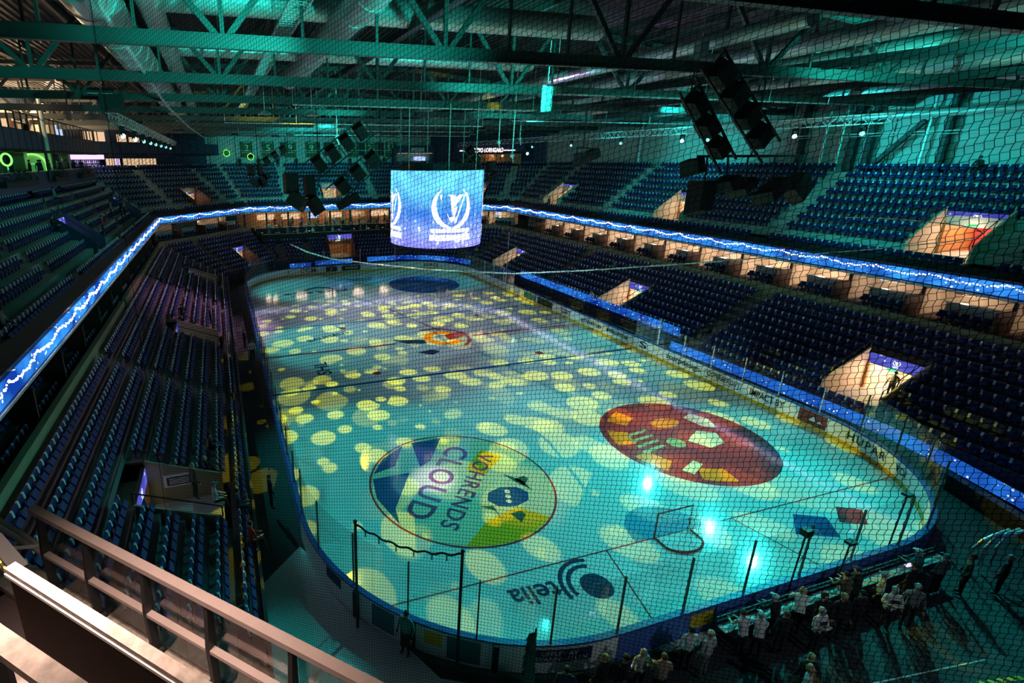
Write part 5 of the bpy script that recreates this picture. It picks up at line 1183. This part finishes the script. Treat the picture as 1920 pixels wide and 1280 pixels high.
# floor marks on the near concourse
m = MB(); n = 20
for k in range(n):
    x = -1.2+6.6*k/n; m.quad((x, -33.0-.06*k*1.0, -.12), (x+.16, -33.01-.06*k, -.12), (x+.26, -33.16-.06*k, -.12), (x+.1, -33.15-.06*k, -.12))
tag(m.build('hazard_strip', 'yellow'), 'yellow and black hazard strip on the near concourse floor', 'floor strip')
for i, (a, c) in enumerate((((-6, -32.2), (5, -33.5)), ((-7, -33.1), (3.5, -34.2)), ((-3, -34.6), (8, -35.2)))):
    m = MB(); m.quad((a[0], a[1], -.122), (c[0], c[1], -.122), (c[0], c[1]-.04, -.122), (a[0], a[1]-.04, -.122)); tag(m.build('floor_line', 'ledge'), 'thin pale line across the dark concourse floor, %s from the boards' % ordn(i+1), 'floor line')
t = thing('concourse_table', 'round dark table with bluish top at the right end of the concourse', 'table', (11.3, -32.0, 0))
m = MB(); m.tube([(11.3, -32, .95), (11.3, -32, 1.0)], .6, 18); m.build('table_top', 'steel', t); m = MB(); m.tube([(11.3, -32, -.13), (11.3, -32, .95)], .05, 8); m.build('leg', 'black', t)

# =================================================================== cable loop and the far lowered net
RP = [(-8.56, 28.63, 4.62), (-7.01, 25.25, 4.09), (-5.06, 19.73, 4.06), (-1.84, 12.74, 4.53), (0.57, 3.49, 5.61), (3.26, -6.67, 7.12), (4.42, -13.37, 8.62), (3.94, -18.09, 9.8), (3.28, -23.03, 11.03), (3.33, -26.27, 11.86), (2.78, -29.08, 12.59), (2.51, -30.66, 13.04), (2.27, -31.28, 13.25), (2.13, -31.44, 13.4), (2.25, -31.19, 13.5), (2.51, -30.55, 13.52), (3.0, -29.3, 13.49), (3.52, -28.16, 13.42), (3.92, -26.9, 13.29)]
t = thing('hanging_cable', 'long pale cable looping through the air over the rink', 'cable', RP[5])
m = MB(); m.tube(RP, [.10, .09, .08, .075, .07, .06, .05, .045, .035, .022, .018, .017, .017, .017, .017, .017, .017, .016, .012], 6); m.build('cable', 'rope', t)
for p in (RP[0], RP[8], RP[5], RP[18]): m = MB(); m.tube([p, (p[0], p[1], 19.0)], .006, 4); m.build('thin_hanger', 'dark_steel', t)
m = MB()
for k in range(41):
    x = k/40*3; i = min(2, int(x)); a = Vector(RP[i]).lerp(Vector(RP[i+1]), x-i); m.bar(a, (a.x, a.y, max(1.2, a.z-2.6)), .02)
for j in range(1, 9):
    for i in range(3):
        a, c = Vector(RP[i]), Vector(RP[i+1]); m.bar(a-Vector((0, 0, .3*j)), c-Vector((0, 0, .3*j)), .02)
tag(m.build('far_hanging_net', 'net'), 'dark net hanging from the cable end at the far left of the ice', 'net', kind=None)

# =================================================================== people
def human(pose):
    """one continuous skinned figure; returns mesh with slots skin, top, trousers, shoes and a hair mesh"""
    me = bpy.data.meshes.new('body'); vs, es, rs, part = [], [], [], []
    def V(p, r, parent=None, r2=None):
        vs.append(p); rs.append((r, r2 or r))
        if parent is not None: es.append((parent, len(vs)-1))
        return len(vs)-1
    sit = pose == 'sit'; hz = .52 if sit else .94; lean = .12 if pose == 'lean' else 0
    pel = V((0, 0, hz), .15, None, .12); wa = V((0, lean*.4, hz+.2), .14, pel, .11); ch = V((0, lean, hz+.42), .175, wa, .12); nk = V((0, lean*1.2, hz+.57), .058, ch); hd = V((0, lean*1.4+.01, hz+.66), .085, nk, .095); tp = V((0, lean*1.4+.0, hz+.78), .075, hd, .085)
    for s in (-1, 1):
        sh = V((s*.19, lean, hz+.49), .062, ch)
        if pose == 'stand': el, wr, hn = (s*.27, -.02, hz+.2), (s*.27, .1, hz-.05), (s*.265, .13, hz-.13)
        elif pose == 'cross': el, wr, hn = (s*.28, .04, hz+.21), (s*-.02, .24, hz+.24), (s*-.1, .235, hz+.27)
        elif pose == 'lean': el, wr, hn = (s*.27, .22, hz+.26), (s*.14, .45, hz+.2), (s*.11, .53, hz+.19)
        else: el, wr, hn = (s*.27, .08, hz+.2), (s*.16, .3, hz+.12), (s*.13, .38, hz+.11)
        e = V(el, .047, sh); w_ = V(wr, .034, e); h = V(hn, .036, w_, .022)
        d = (Vector(hn)-Vector(wr)).normalized(); sd = d.cross(Vector((0, 0, 1)) if abs(d.z) < .9 else Vector((1, 0, 0))).normalized()
        for k, ln in enumerate((.062, .075, .07, .055)):
            b_ = Vector(hn)+sd*(.024*(k-1.5))+d*.02; f1 = V(tuple(b_+d*ln*.5), .0095, h); V(tuple(b_+d*ln+Vector((0, .008, -.012))), .008, f1)
        th = V(tuple(Vector(hn)-sd*.04*s-d*.01), .010, h); V(tuple(Vector(hn)-sd*.055*s+d*.03), .008, th)
        hp = V((s*.09, 0, hz-.06), .095, pel)
        if sit: kn, an, to = (s*.11, .42, hz-.04), (s*.11, .44, .1), (s*.12, .58, .05)
        else: kn, an, to = (s*.10, .02, .5), (s*.11, -.01, .1), (s*.13, .13, .04)
        k_ = V(kn, .062, hp); a_ = V(an, .042, k_); V(to, .038, a_)
    me.from_pydata(vs, es, []); ob = bpy.data.objects.new('body', me); COL.objects.link(ob)
    md = ob.modifiers.new('s', 'SKIN'); sk = me.skin_vertices[0].data
    for i, r in enumerate(rs): sk[i].radius = r
    sk[0].use_root = True
    ob.modifiers.new('d', 'SUBSURF').levels = 1
    dg = bpy.context.evaluated_depsgraph_get(); ev = bpy.data.meshes.new_from_object(ob.evaluated_get(dg)); bpy.data.objects.remove(ob)
    hy = lean*1.4
    # face: nose, brows and ears as small bumps joined on
    fb = MB(); fb.ball((0, hy+.098, hz+.685), .017, 0, 6, 4, (.8, 1.1, 1.4)); 
    for s in (-1, 1): fb.ball((s*.082, hy-.005, hz+.69), .02, 0, 6, 4, (.5, .8, 1.3)); fb.ball((s*.03, hy+.086, hz+.712), .010, 4, 6, 4)
    fb.obox((0, hy+.089, hz+.645), (.02, 0, 0), (0, .006, 0), (0, 0, .005), 5)
    bmh = bmesh.new(); bmh.from_mesh(ev); tmp = bpy.data.meshes.new('t'); tmp.from_pydata(fb.v, [], fb.f); n0 = len(bmh.faces); bmh.from_mesh(tmp); bmh.faces.ensure_lookup_table()
    for f in bmh.faces:
        c = f.calc_center_median(); f.smooth = True
        if f.index >= n0 or False: f.material_index = [0, 0, 0, 0, 4, 4][min(5, fb.m[f.index-n0])] if f.index-n0 < len(fb.m) else 0; continue
        hand = False
        for s in (-1, 1):
            if pose == 'stand' and abs(c.x-s*.266) < .06 and c.z < hz-.07 and c.z > hz-.3: hand = True
            if pose == 'lean' and c.y > .46 and c.z > hz: hand = True
            if pose == 'sit' and c.y > .31 and c.z > hz+.03: hand = True
            if pose == 'cross' and abs(c.x+s*.12) < .07 and c.y > .2 and c.z > hz+.23: hand = True
        if c.z > hz+.585 or hand: f.material_index = 0
        elif c.z > hz+.02 and not (sit and c.y > .2 and c.z < hz+.04): f.material_index = 1
        elif c.z > .12: f.material_index = 2
        else: f.material_index = 3
    bmh.to_mesh(ev); bmh.free(); ev.update()
    while len(ev.materials) < 5: ev.materials.append(None)
    # hair cap and hood/hat
    hb = MB(); hb.ball((0, hy-.012, hz+.745), .1, 0, 12, 7, (.9, 1.02, .92))
    hb2 = MB(); hb2.ball((0, hy-.012, hz+.765), .102, 0, 12, 6, (.95, 1.05, .75)); hb2.obox((0, hy+.12, hz+.755), (.065, 0, 0), (0, .05, -.012), (0, .002, .008))
    lg = MB(); lg.ball((0, hy-.03, hz+.70), .105, 0, 12, 7, (.98, .9, 1.35))
    return ev, dict(hair=hb, cap=hb2, long_hair=lg), hz
FACE = M['eye'] = pbr('eye_dark', (.02, .015, .015), .4)
SK = [pbr('skin_a', (.55, .33, .25), .6), pbr('skin_b', (.42, .25, .18), .6)]
CL = {k: pbr('cloth_'+k, c, .85, 0, .2, 8) for k, c in dict(black=(.012, .012, .014), white=(.62, .64, .62), grey=(.16, .17, .18), navy=(.02, .035, .09), green=(.03, .16, .07), red=(.35, .03, .03), olive=(.10, .10, .05), pale=(.45, .46, .42), tan=(.35, .26, .18), teal=(.04, .22, .22), orange=(.5, .14, .04), violet=(.25, .12, .35)).items()}
HR = {k: pbr('hair_'+k, c, .7, 0, .2, 12) for k, c in dict(dark=(.02, .014, .01), blond=(.45, .33, .16), brown=(.10, .06, .035), grey=(.40, .40, .38)).items()}
HUM = {}
for ps in ('stand', 'cross', 'lean', 'sit'):
    ev, caps, hz = human(ps); HUM[ps] = (ev, {k: None for k in caps}, caps)
def person(x, y, z, face, pose, top, trousers, label, hair='hair', hcol='dark', skin=0, group=None, scale=1.0, logo=None):
    """face: heading in degrees, 90 looks along +y"""
    ev, cache, caps = HUM[pose]
    t = thing('person', label, 'person', (x, y, z), group); t.rotation_euler = (0, 0, math.radians(face-90)); t.scale = (scale,)*3
    b_ = bpy.data.objects.new('body', ev); COL.objects.link(b_); b_.parent = t
    for i, mt in enumerate((SK[skin], CL[top], CL[trousers], CL['black'], FACE)): b_.material_slots[i].link = 'OBJECT'; b_.material_slots[i].material = mt
    if cache[hair] is None:
        o = caps[hair].build(hair, 'black', None, True); cache[hair] = o.data; bpy.data.objects.remove(o)
    h = bpy.data.objects.new(hair if hair != 'long_hair' else 'hair', cache[hair]); COL.objects.link(h); h.parent = t
    h.material_slots[0].link = 'OBJECT'; h.material_slots[0].material = HR[hcol] if hcol in HR else CL[hcol]
    if logo:
        m = MB(); m.obox((0, .135, 1.30), (.10, 0, 0), (0, .006, 0), (0, 0, .06)); o = m.build('chest_print', 'black', None); o.parent = t
    return t
F0 = -.13
NEAR = [(-9.07, -31.0, 60, 'stand', 'navy', 'black', 'hair', 'dark', 'person with dark hair, half hidden, by the flag end of the near boards'),
 (-7.78, -31.0, 100, 'stand', 'black', 'black', 'hair', 'blond', 'blond person in black jacket with light collar behind the near boards'),
 (-7.23, -31.2, 110, 'stand', 'black', 'grey', 'hair', 'dark', 'dark haired person in black looking down beside the blond one'),
 (-6.5, -31.1, 80, 'stand', 'pale', 'black', 'long_hair', 'grey', 'person in a pale hooded jacket and grey hair at the near boards'),
 (-6.15, -31.5, 70, 'cross', 'tan', 'black', 'hair', 'brown', 'person in tan top with folded arms behind the pale hooded jacket'),
 (-4.6, -31.0, 75, 'stand', 'white', 'black', 'hair', 'dark', 'dark haired person in white and black jersey by the yellow sign'),
 (-4.2, -31.3, 95, 'stand', 'pale', 'grey', 'hair', 'grey', 'grey haired person in pale open jacket right of the yellow sign'),
 (-2.45, -31.1, 85, 'lean', 'white', 'black', 'hair', 'brown', 'person in white sweater leaning on the rail at its left end'),
 (-2.05, -31.3, 60, 'lean', 'white', 'black', 'cap', 'white', 'person in white cap leaning on the rail at its left end'),
 (-.87, -30.95, 90, 'lean', 'black', 'black', 'cap', 'white', 'person in black with white cap leaning on the near rail'),
 (-1.2, -31.4, 70, 'stand', 'black', 'black', 'hair', 'brown', 'brown haired person in black behind the white cap'),
 (.1, -31.0, 45, 'lean', 'white', 'black', 'long_hair', 'blond', 'long haired blond in white leaning under the camera pole'),
 (.63, -31.3, 250, 'stand', 'black', 'black', 'long_hair', 'dark', 'person in black with red face turned from the ice'),
 (-.11, -31.7, 265, 'cross', 'white', 'black', 'hair', 'grey', 'person in white jersey with round chest print facing the camera'),
 (1.2, -31.5, 255, 'stand', 'black', 'black', 'hair', 'blond', 'blond person in black facing the camera in the crowd middle'),
 (2.3, -31.0, 70, 'lean', 'olive', 'black', 'cap', 'black', 'person in olive jacket and black cap at the rail'),
 (3.0, -30.95, 95, 'lean', 'black', 'black', 'cap', 'navy', 'person in dark cap with small logo leaning on the rail'),
 (3.7, -31.2, 120, 'stand', 'pale', 'black', 'cap', 'pale', 'person in pale cap bending over the rail'),
 (3.12, -31.8, 240, 'cross', 'white', 'black', 'hair', 'grey', 'grey haired person in white shirt with folded arms'),
 (3.95, -31.95, 230, 'stand', 'grey', 'black', 'hair', 'grey', 'person in grey jersey with stripes right of the white shirt'),
 (6.1, -31.0, 90, 'lean', 'teal', 'black', 'cap', 'white', 'person in teal with white cap near the right end of the boards'),
 (6.7, -31.3, 80, 'stand', 'grey', 'black', 'cap', 'teal', 'person in grey with teal cap near the arched tubes'),
 (7.6, -31.6, 120, 'stand', 'olive', 'black', 'hair', 'brown', 'brown haired person in olive in front of the arched tubes'),
 (8.9, -32.0, 100, 'stand', 'black', 'black', 'hair', 'grey', 'grey haired person in black by the round table'),
 (-2.05, -32.7, 75, 'stand', 'black', 'olive', 'hair', 'blond', 'blond person in black walking at the bottom edge of the crowd'),
 (-2.5, -33.0, 300, 'stand', 'pale', 'black', 'long_hair', 'blond', 'person in pale top at the lower edge of the picture, crowd side'),
 (-12.1, -31.3, 60, 'stand', 'green', 'black', 'hair', 'dark', 'person in green left of the flag at the bottom edge'),
 (-11.4, -31.5, 80, 'stand', 'grey', 'black', 'long_hair', 'blond', 'blond person with phone glow at the bottom edge left of the flag'),
 (-15.0, -29.6, 50, 'stand', 'black', 'black', 'hair', 'dark', 'dark haired person seen over the foreground railing'),
 (2.0, -31.55, 80, 'stand', 'black', 'black', 'hair', 'dark', 'dark haired person in black at the back of the crowd, middle'),
 (5.0, -31.3, 95, 'stand', 'black', 'black', 'hair', 'dark', 'person in black standing between the striped jersey and the teal top')]
for (x, y, fc, ps, tp, tr_, hr, hc, lab) in NEAR:
    person(x, y, F0, fc, ps, tp, tr_, lab, hr, hc, random.randint(0, 1), 'supporters behind the near boards', 1.02+random.uniform(-.04, .06), logo=(ps == 'cross' and tp == 'white') or None)
person(-12.75, -27.9, -.04, 220, 'stand', 'teal', 'black', 'person in teal and yellow standing outside the near left gate', 'hair', 'dark', 0)
m = MB(); m.obox((-6.9, -31.02, 1.02), (.09, 0, 0), (0, .05, .02), (0, -.01, .02)); tag(m.build('phone', 'violet_lamp'), 'glowing violet phone held in the crowd at the near boards', 'phone')
m = MB(); m.obox((5.35, -31.0, 1.3), (.16, 0, 0), (0, .05, .02), (0, -.01, .012)); tag(m.build('phone', 'violet_lamp'), 'glowing phone held up right of the crowd', 'phone')
# people in the left stand, the far stand and on the terraces
LS = [(-18.9, -18.0, 1.2, 20, 'sit', 'black', 'long_hair', 'blond', 'long haired person sitting right of the near left entrance'), (-18.7, -16.0, 1.3, 0, 'sit', 'black', 'hair', 'dark', 'dark person with shiny buckles sitting in the left stand'),
      (-19.3, -19.8, 1.6, 30, 'stand', 'olive', 'hair', 'blond', 'blond person standing at the near left entrance corner'), (-18.5, -20.5, 1.4, 10, 'sit', 'white', 'cap', 'teal', 'person in white with teal cap by the near left entrance'),
      (-17.6, -20.8, 1.1, 0, 'sit', 'navy', 'hair', 'dark', 'person in blue jacket seated low in the left stand'), (-17.2, -22.9, 1.0, 20, 'sit', 'red', 'hair', 'dark', 'person in dark red seated low near the left glass'),
      (-16.2, -19.6, .3, 10, 'stand', 'black', 'hair', 'brown', 'brown haired person at the foot of the left stand'), (-15.75, -.8, .2, 250, 'stand', 'white', 'cap', 'green', 'steward in white with bright cap beside the left boards'),
      (-16.2, 2.2, .2, 20, 'stand', 'black', 'hair', 'dark', 'dark person standing beside the left boards, farther on'), (-20.9, 3.2, 2.5, 300, 'stand', 'black', 'hair', 'dark', 'dark person above the middle left entrance'), (-18.8, 5.0, 1.6, 0, 'stand', 'black', 'hair', 'dark', 'person in black walking the left stand aisle')]
for (x, y, z, fc, ps, tp, hr, hc, lab) in LS: person(x, y, z, fc, ps, tp, 'black', lab, hr, hc, 0, 'people in the left stand')
UL = [(-30.0, 9.0, 12.0, 0, 'sit', 'teal', 'person in teal seated high in the upper left stand'), (-28.6, 2.0, 10.4, 0, 'sit', 'black', 'dark person seated above the nearer upper left doorway'), (-26.6, 8.0, 9.3, 0, 'stand', 'red', 'person in red standing by the upper left handrail'),
      (-27.3, 16.5, 9.9, 0, 'stand', 'grey', 'grey person standing in the upper left stand by the aisle'), (-27.0, 20.0, 9.7, 0, 'stand', 'black', 'dark person standing at the far part of upper left stand'), (-26.9, 21.5, 9.7, 20, 'stand', 'pale', 'pale person standing at the far part of upper left stand'),
      (-25.8, -17.2, 8.6, 0, 'sit', 'grey', 'person seated in the front row at the left frame edge')]
for (x, y, z, fc, ps, tp, lab) in UL: person(x, y, z, fc, ps, tp, 'black', lab, 'hair', 'dark', 0, 'people in the upper left stand')
for (x, y, z, tp, lab) in ((33.5, -16.3, 14.0, 'black', 'dark person leaning high at the back of the upper right stand'), (22.6, 4.6, 3.6, 'teal', 'person in teal seated in the right lower stand, upper rows'), (18.4, -11.0, 1.9, 'black', 'dark person seated low in the right stand behind the benches'), (21.5, -21.2, 1.0, 'olive', 'person standing in the bright nearest right doorway'),
                           (25.9, 22.0, 9.0, 'olive', 'dark group figure near the upper right farthest doorway'), (27.6, 18.0, 10.0, 'black', 'dark person seated in the upper right stand'), (17.9, 27.0, 2.0, 'pale', 'pale person seated behind the far right glass'), (17.7, 1.8, 1.0, 'pale', 'pale statue-like person left of the middle right doorway')):
    person(x, y, z, 180, 'stand' if 'standing' in lab or 'statue' in lab else 'sit', tp, 'black', lab, 'hair', 'dark', 0, 'people in the right stands')
cols = list(CL)
for i in range(46):
    row = i % 3; s = -11.2+22.4*((i//3)+.5*(row == 1)+random.uniform(-.2, .2))/15.5
    d, z = ((-1.75, 3.95), (.0, 4.75), (2.7, 4.75))[row]; p = tpos('far', s, d, z)
    person(p.x, p.y, p.z, random.choice((0, 180, 270, 250, 290)), 'sit' if row < 2 else 'stand', random.choice(cols), 'black', 'guest %s on the %s' % (('sitting at a table', 'lower dining terrace at the far end') if row == 0 else (('sitting at a table', 'upper dining terrace at the far end') if row == 1 else ('standing', 'bar floor under the far ribbon screen'))), random.choice(('hair', 'long_hair')), random.choice(list(HR)), random.randint(0, 1), 'guests at the far dining terraces')
for row, (d, z) in enumerate(((-1.75, 3.95), (.2, 4.75))):
    for k in range(10):
        s = -10.8+21.6*k/9; p = tpos('far', s+.55, d, z)
        t = thing('dining_table', 'small dark dining table with a candle on the %s far terrace' % ('lower', 'upper')[row], 'table', tuple(p), 'tables on the far terraces')
        m = MB(); m.tube([p+Vector((0, 0, .70)), p+Vector((0, 0, .74))], .42, 10); m.build('table_top', 'brown' if k % 2 else 'ledge', t); m = MB(); m.tube([p, p+Vector((0, 0, .7))], .05, 6); m.build('leg', 'black', t)
        q = p+Vector((.1, 0, .74)); m = MB(); m.tube([q, q+Vector((0, 0, .1))], .05, 6); tag(m.build('candle', 'window_lit'), 'glowing candle on a dining table of the %s far terrace' % ('lower', 'upper')[row], 'candle', 'candles on the far terraces')
for k in range(12):
    y = 13+1.6*k; person(-32.6+.3*(k % 2), y+random.uniform(-.4, .4), 13.72, random.choice((0, 180, 90)), 'stand', random.choice(('black', 'navy', 'grey')), 'black', 'dark guest standing along the left bar platform rail', 'hair', 'dark', 0, 'guests on the left bar platform')
for k in range(9):
    p = tpos('far', 13.2-3.1*k, 9.1, 13.97); person(p.x, p.y, p.z, 270, 'stand', 'black', 'black', 'dark guest standing along the far wall above the top row', 'hair', 'dark', 0, 'guests along the far wall')

# =================================================================== foreground railing, barrier, platform
A = Vector((-19.75, -33.75, 0)); u = Vector((RT, -RT, 0)); nn = Vector((RT, RT, 0)); Z = Vector((0, 0, 1))
fr_ = thing('glass_railing', 'metal railing with scratched glass panes in the lower left foreground', 'railing', (-19.75, -33.75, 10.25))
m = MB(); m.obox(A+u*3.4+Z*11.4, u*3.4, nn*.05, Z*.03); m.build('top_rail', 'railpink', fr_)
m = MB(); m.obox(A+u*3.4+Z*11.35, u*3.4, nn*.03, Z*.012); m.build('top_rail_lip', 'dark_steel', fr_)
m = MB(); m.obox(A+u*2.6-u*.3+nn*-.03+Z*10.83, u*3.3, nn*.035, Z*.02); m.build('mid_rail', 'railpink', fr_)
for k, s in enumerate((.12, .98, 1.95, 2.85, 3.85, 4.9)):
    p = A+u*s
    m = MB(); m.prism([p+nn*.03+Z*10.28, p-nn*.05+Z*10.28, p-nn*.07+Z*10.85, p-nn*.03+Z*11.36, p+nn*.03+Z*11.36], u*.05); m.build('post', 'dark_steel', fr_)
    m = MB(); m.obox(p-nn*.02+Z*10.29, u*.1, nn*.09, Z*.015); m.build('foot_plate', 'dark_steel', fr_)
ss = [.12, .98, 1.95, 2.85, 3.85, 4.9, 6.6]
for a, c in zip(ss[:-1], ss[1:]):
    m = MB(); m.obox(A+u*((a+c)/2+.02)+nn*.045+Z*10.84, u*((c-a)/2-.03), nn*.006, Z*.5); m.build('glass_pane', 'rail_glass', fr_)
m = MB(); m.obox(A+u*3.0-nn*.1+Z*10.22, u*4.2, nn*.2, Z*.035); m.build('base_ledge', 'worn', fr_)
m = MB(); m.obox(A+u*3.0-nn*.15+Z*9.9, u*4.2, nn*.08, Z*.28); m.build('parapet', 'redblack', fr_)
# side rails going out of frame at the left
t = thing('side_handrail', 'thin metal handrails running off to the left from the foreground railing', 'rail', (-19.8, -34, 10.3))
m = MB(); m.bar(A+u*.1+Z*10.86, A-u*1.6+Z*10.95, .05, .03); m.build('upper_rail', 'railpink', t)
m = MB(); m.bar(A+u*.02-nn*.0+Z*10.87, A-u*.75-nn*.75+Z*11.0, .03, .03); m.build('branch_rail', 'alu', t)
m = MB(); m.bar(A-u*.9-nn*.2+Z*10.3, A-u*.9-nn*.2+Z*11, .05); m.build('rail_post', 'dark_steel', t)
# dark barrier with worn cap
B0 = Vector((-18.86, -36.42, 0))
bt = thing('timber_barrier', 'dark red barrier board with worn pale timber cap, lower left foreground', 'barrier', (-18.86, -36.42, 11.6))
m = MB(); m.obox(B0+u*2-nn*.035+Z*12.69, u*2, nn*.036, Z*.02); m.build('cap', 'worn', bt)
m = MB(); m.obox(B0+u*2-nn*.075+Z*12.66, u*2, nn*.006, Z*.012); m.build('cap_edge', 'white', bt)
m = MB(); m.obox(B0+u*2.02-nn*.05+Z*12.28, u*1.98, nn*.02, Z*.38); m.build('board', 'redblack', bt)
for s in (.14, .62, 1.5, 2.6):
    m = MB(); m.obox(B0+u*s+Z*11.75, u*.05, nn*.05, Z*.3); m.build('leg', 'black', bt)
for s in (.5, 1.3): m = MB(); m.ball(B0+u*s-nn*.075+Z*12.1, .007); m.build('screw', 'alu', bt)
pl_ = thing('camera_platform', 'pale worn platform floor behind the barrier, bottom left', 'platform', (-19, -38, 11.4))
m = MB(); m.prism([B0-u*3+nn*.1+Z*11.38, B0+u*4+nn*.1+Z*11.38, B0+u*4-nn*2.4+Z*11.38, B0-u*3-nn*2.4+Z*11.38], Z*.06); m.build('platform_floor', 'worn', pl_)
m = MB(); m.prism([B0-u*3+nn*1.2+Z*10.1, B0+u*4+nn*1.2+Z*10.1, B0+u*4+nn*.1+Z*10.1, B0-u*3+nn*.1+Z*10.1], Z*.06); m.build('lower_step', 'tread', pl_)
m = MB(); m.prism([B0-u*.5-nn*.25+Z*11.44, B0-u*.02-nn*.25+Z*11.44, B0-u*.02-nn*.9+Z*11.44, B0-u*.5-nn*.9+Z*11.44], Z*.02); m.build('floor_plate', 'pale_concrete', pl_)
t = thing('near_bar', 'scratched metal bar crossing the bottom left corner', 'rail', (-18.5, -37.6, 13))
m = MB(); m.bar(Vector((-18.9, -37.2, 13.17)), Vector((-17.5, -38.55, 13.17)), .10, .05); m.build('bar', 'worn', t)
m = MB(); m.bar(Vector((-18.52, -37.55, 11.44)), Vector((-18.52, -37.55, 13.15)), .05); m.build('bar_post', 'dark_steel', t)
m = MB(); m.bar(Vector((-18.9, -36.95, 12.6)), Vector((-18.4, -37.5, 11.5)), .03); m.build('strut', 'dark_steel', t)
t = thing('hazard_edge', 'black and yellow striped edge strip at the left frame edge', 'edge strip', (-19.14, -36.09, 12.6))
H0 = Vector((-19.14, -36.09, 12.6)); hd_ = Vector((.58, -.815, 0)); hn_ = Vector((.815, .58, 0))
for k in range(9): m = MB(); m.obox(H0+hd_*(.055*k), hd_*.0275, hn_*.012, Z*.028); m.build('stripe', 'yellow' if k % 2 == 0 else 'black', t)
m = MB(); m.obox(H0+hd_*.2+hn_*.05+Z*.05, hd_*.26, hn_*.05, Z*.012); m.build('dark_plate', 'net', t)
m = MB(); m.obox(B0+u*.95-nn*.5+Z*11.5, u*.14, nn*.1, Z*.06); tag(m.build('timber_block', 'worn'), 'pale timber block lying on the platform under the barrier', 'block')

# =================================================================== safety net hanging before the camera
az = math.radians(48); N_ = Vector((math.sin(az), math.cos(az), 0)); Ud = Vector((N_.y, -N_.x, 0)); O_ = Vector((CAM.x, CAM.y, 0))+N_*5.0
cw, chh, shr = .043, .050, .34
U0, U1 = -7.75, 3.2; nc = int((U1-U0)/cw)
rngn = np.random.RandomState(3)
segA, segB = [], []
sag = lambda uu, z: .05*math.sin(uu*1.3+z*.5)
for i in range(nc+1):
    uu = U0+i*cw; zb = 3.2+(uu-U0)/(U1-U0)*7.3; zt = 18.3-.10*(uu-U0)
    j0, j1 = int(math.floor((zb-shr*uu)/chh)), int((zt-shr*uu)/chh)
    js = np.arange(j0, j1+1); zz = js*chh+shr*uu
    zig = np.where(js % 2 == 0, .006, -.006)
    P0 = np.stack([np.full(len(js), uu)+zig, zz], 1)
    segA.append(P0[:-1]); segB.append(P0[1:])
    if i < nc:
        u2 = uu+cw; a = np.stack([np.full(len(js), uu)+zig, zz-.004], 1); c = np.stack([np.full(len(js), u2)+zig, zz+shr*cw*.35+.0], 1)
        segA.append(a); segB.append(c)
SA, SB_ = np.concatenate(segA), np.concatenate(segB)
def to3(q):
    off = .06*np.sin(q[:, 0]*1.1+q[:, 1]*.35)
    return np.stack([O_.x+Ud.x*q[:, 0]+N_.x*off, O_.y+Ud.y*q[:, 0]+N_.y*off, q[:, 1]], 1)
A3, B3 = to3(SA), to3(SB_); d3 = B3-A3; d3 /= np.linalg.norm(d3, axis=1, keepdims=True)
e1 = np.cross(d3, np.array(N_)); e1 /= np.linalg.norm(e1, axis=1, keepdims=True); e2 = np.tile(np.array(N_), (len(A3), 1)); R_ = .0023
ring = [e1*R_, -e1*R_*.5+e2*R_*.87, -e1*R_*.5-e2*R_*.87]
VV = np.stack([A3+r for r in ring]+[B3+r for r in ring], 1).reshape(-1, 3)
base_ = (np.arange(len(A3))*6)[:, None, None]; FQ = (base_+np.array([[0, 1, 4, 3], [1, 2, 5, 4], [2, 0, 3, 5]])[None]).reshape(-1, 4)
snt = thing('safety_net', 'black square mesh safety net hanging between the camera and the rink', 'net', tuple(O_+Vector((0, 0, 10))))
VV -= np.array(snt.location)
me = bpy.data.meshes.new('netting'); me.vertices.add(len(VV)); me.vertices.foreach_set('co', VV.reshape(-1)); me.loops.add(FQ.size); me.loops.foreach_set('vertex_index', FQ.reshape(-1)); me.polygons.add(len(FQ)); me.polygons.foreach_set('loop_start', np.arange(0, FQ.size, 4)); me.materials.append(M['net']); me.update()
o = bpy.data.objects.new('netting', me); COL.objects.link(o); o.parent = snt; tag(o, kind='stuff')
pE = lambda uu, z: O_+Ud*uu+Vector((0, 0, z))
m = MB(); m.tube([pE(U0, 3.0), pE(U0, 18.4)], .005, 6); m.build('border_rope', 'net', snt)
m = MB(); m.tube([pE(U0, 18.35), pE(U1+.5, 17.2)], .012, 6); m.build('border_rope', 'net', snt)
print('NETSEG', len(A3))
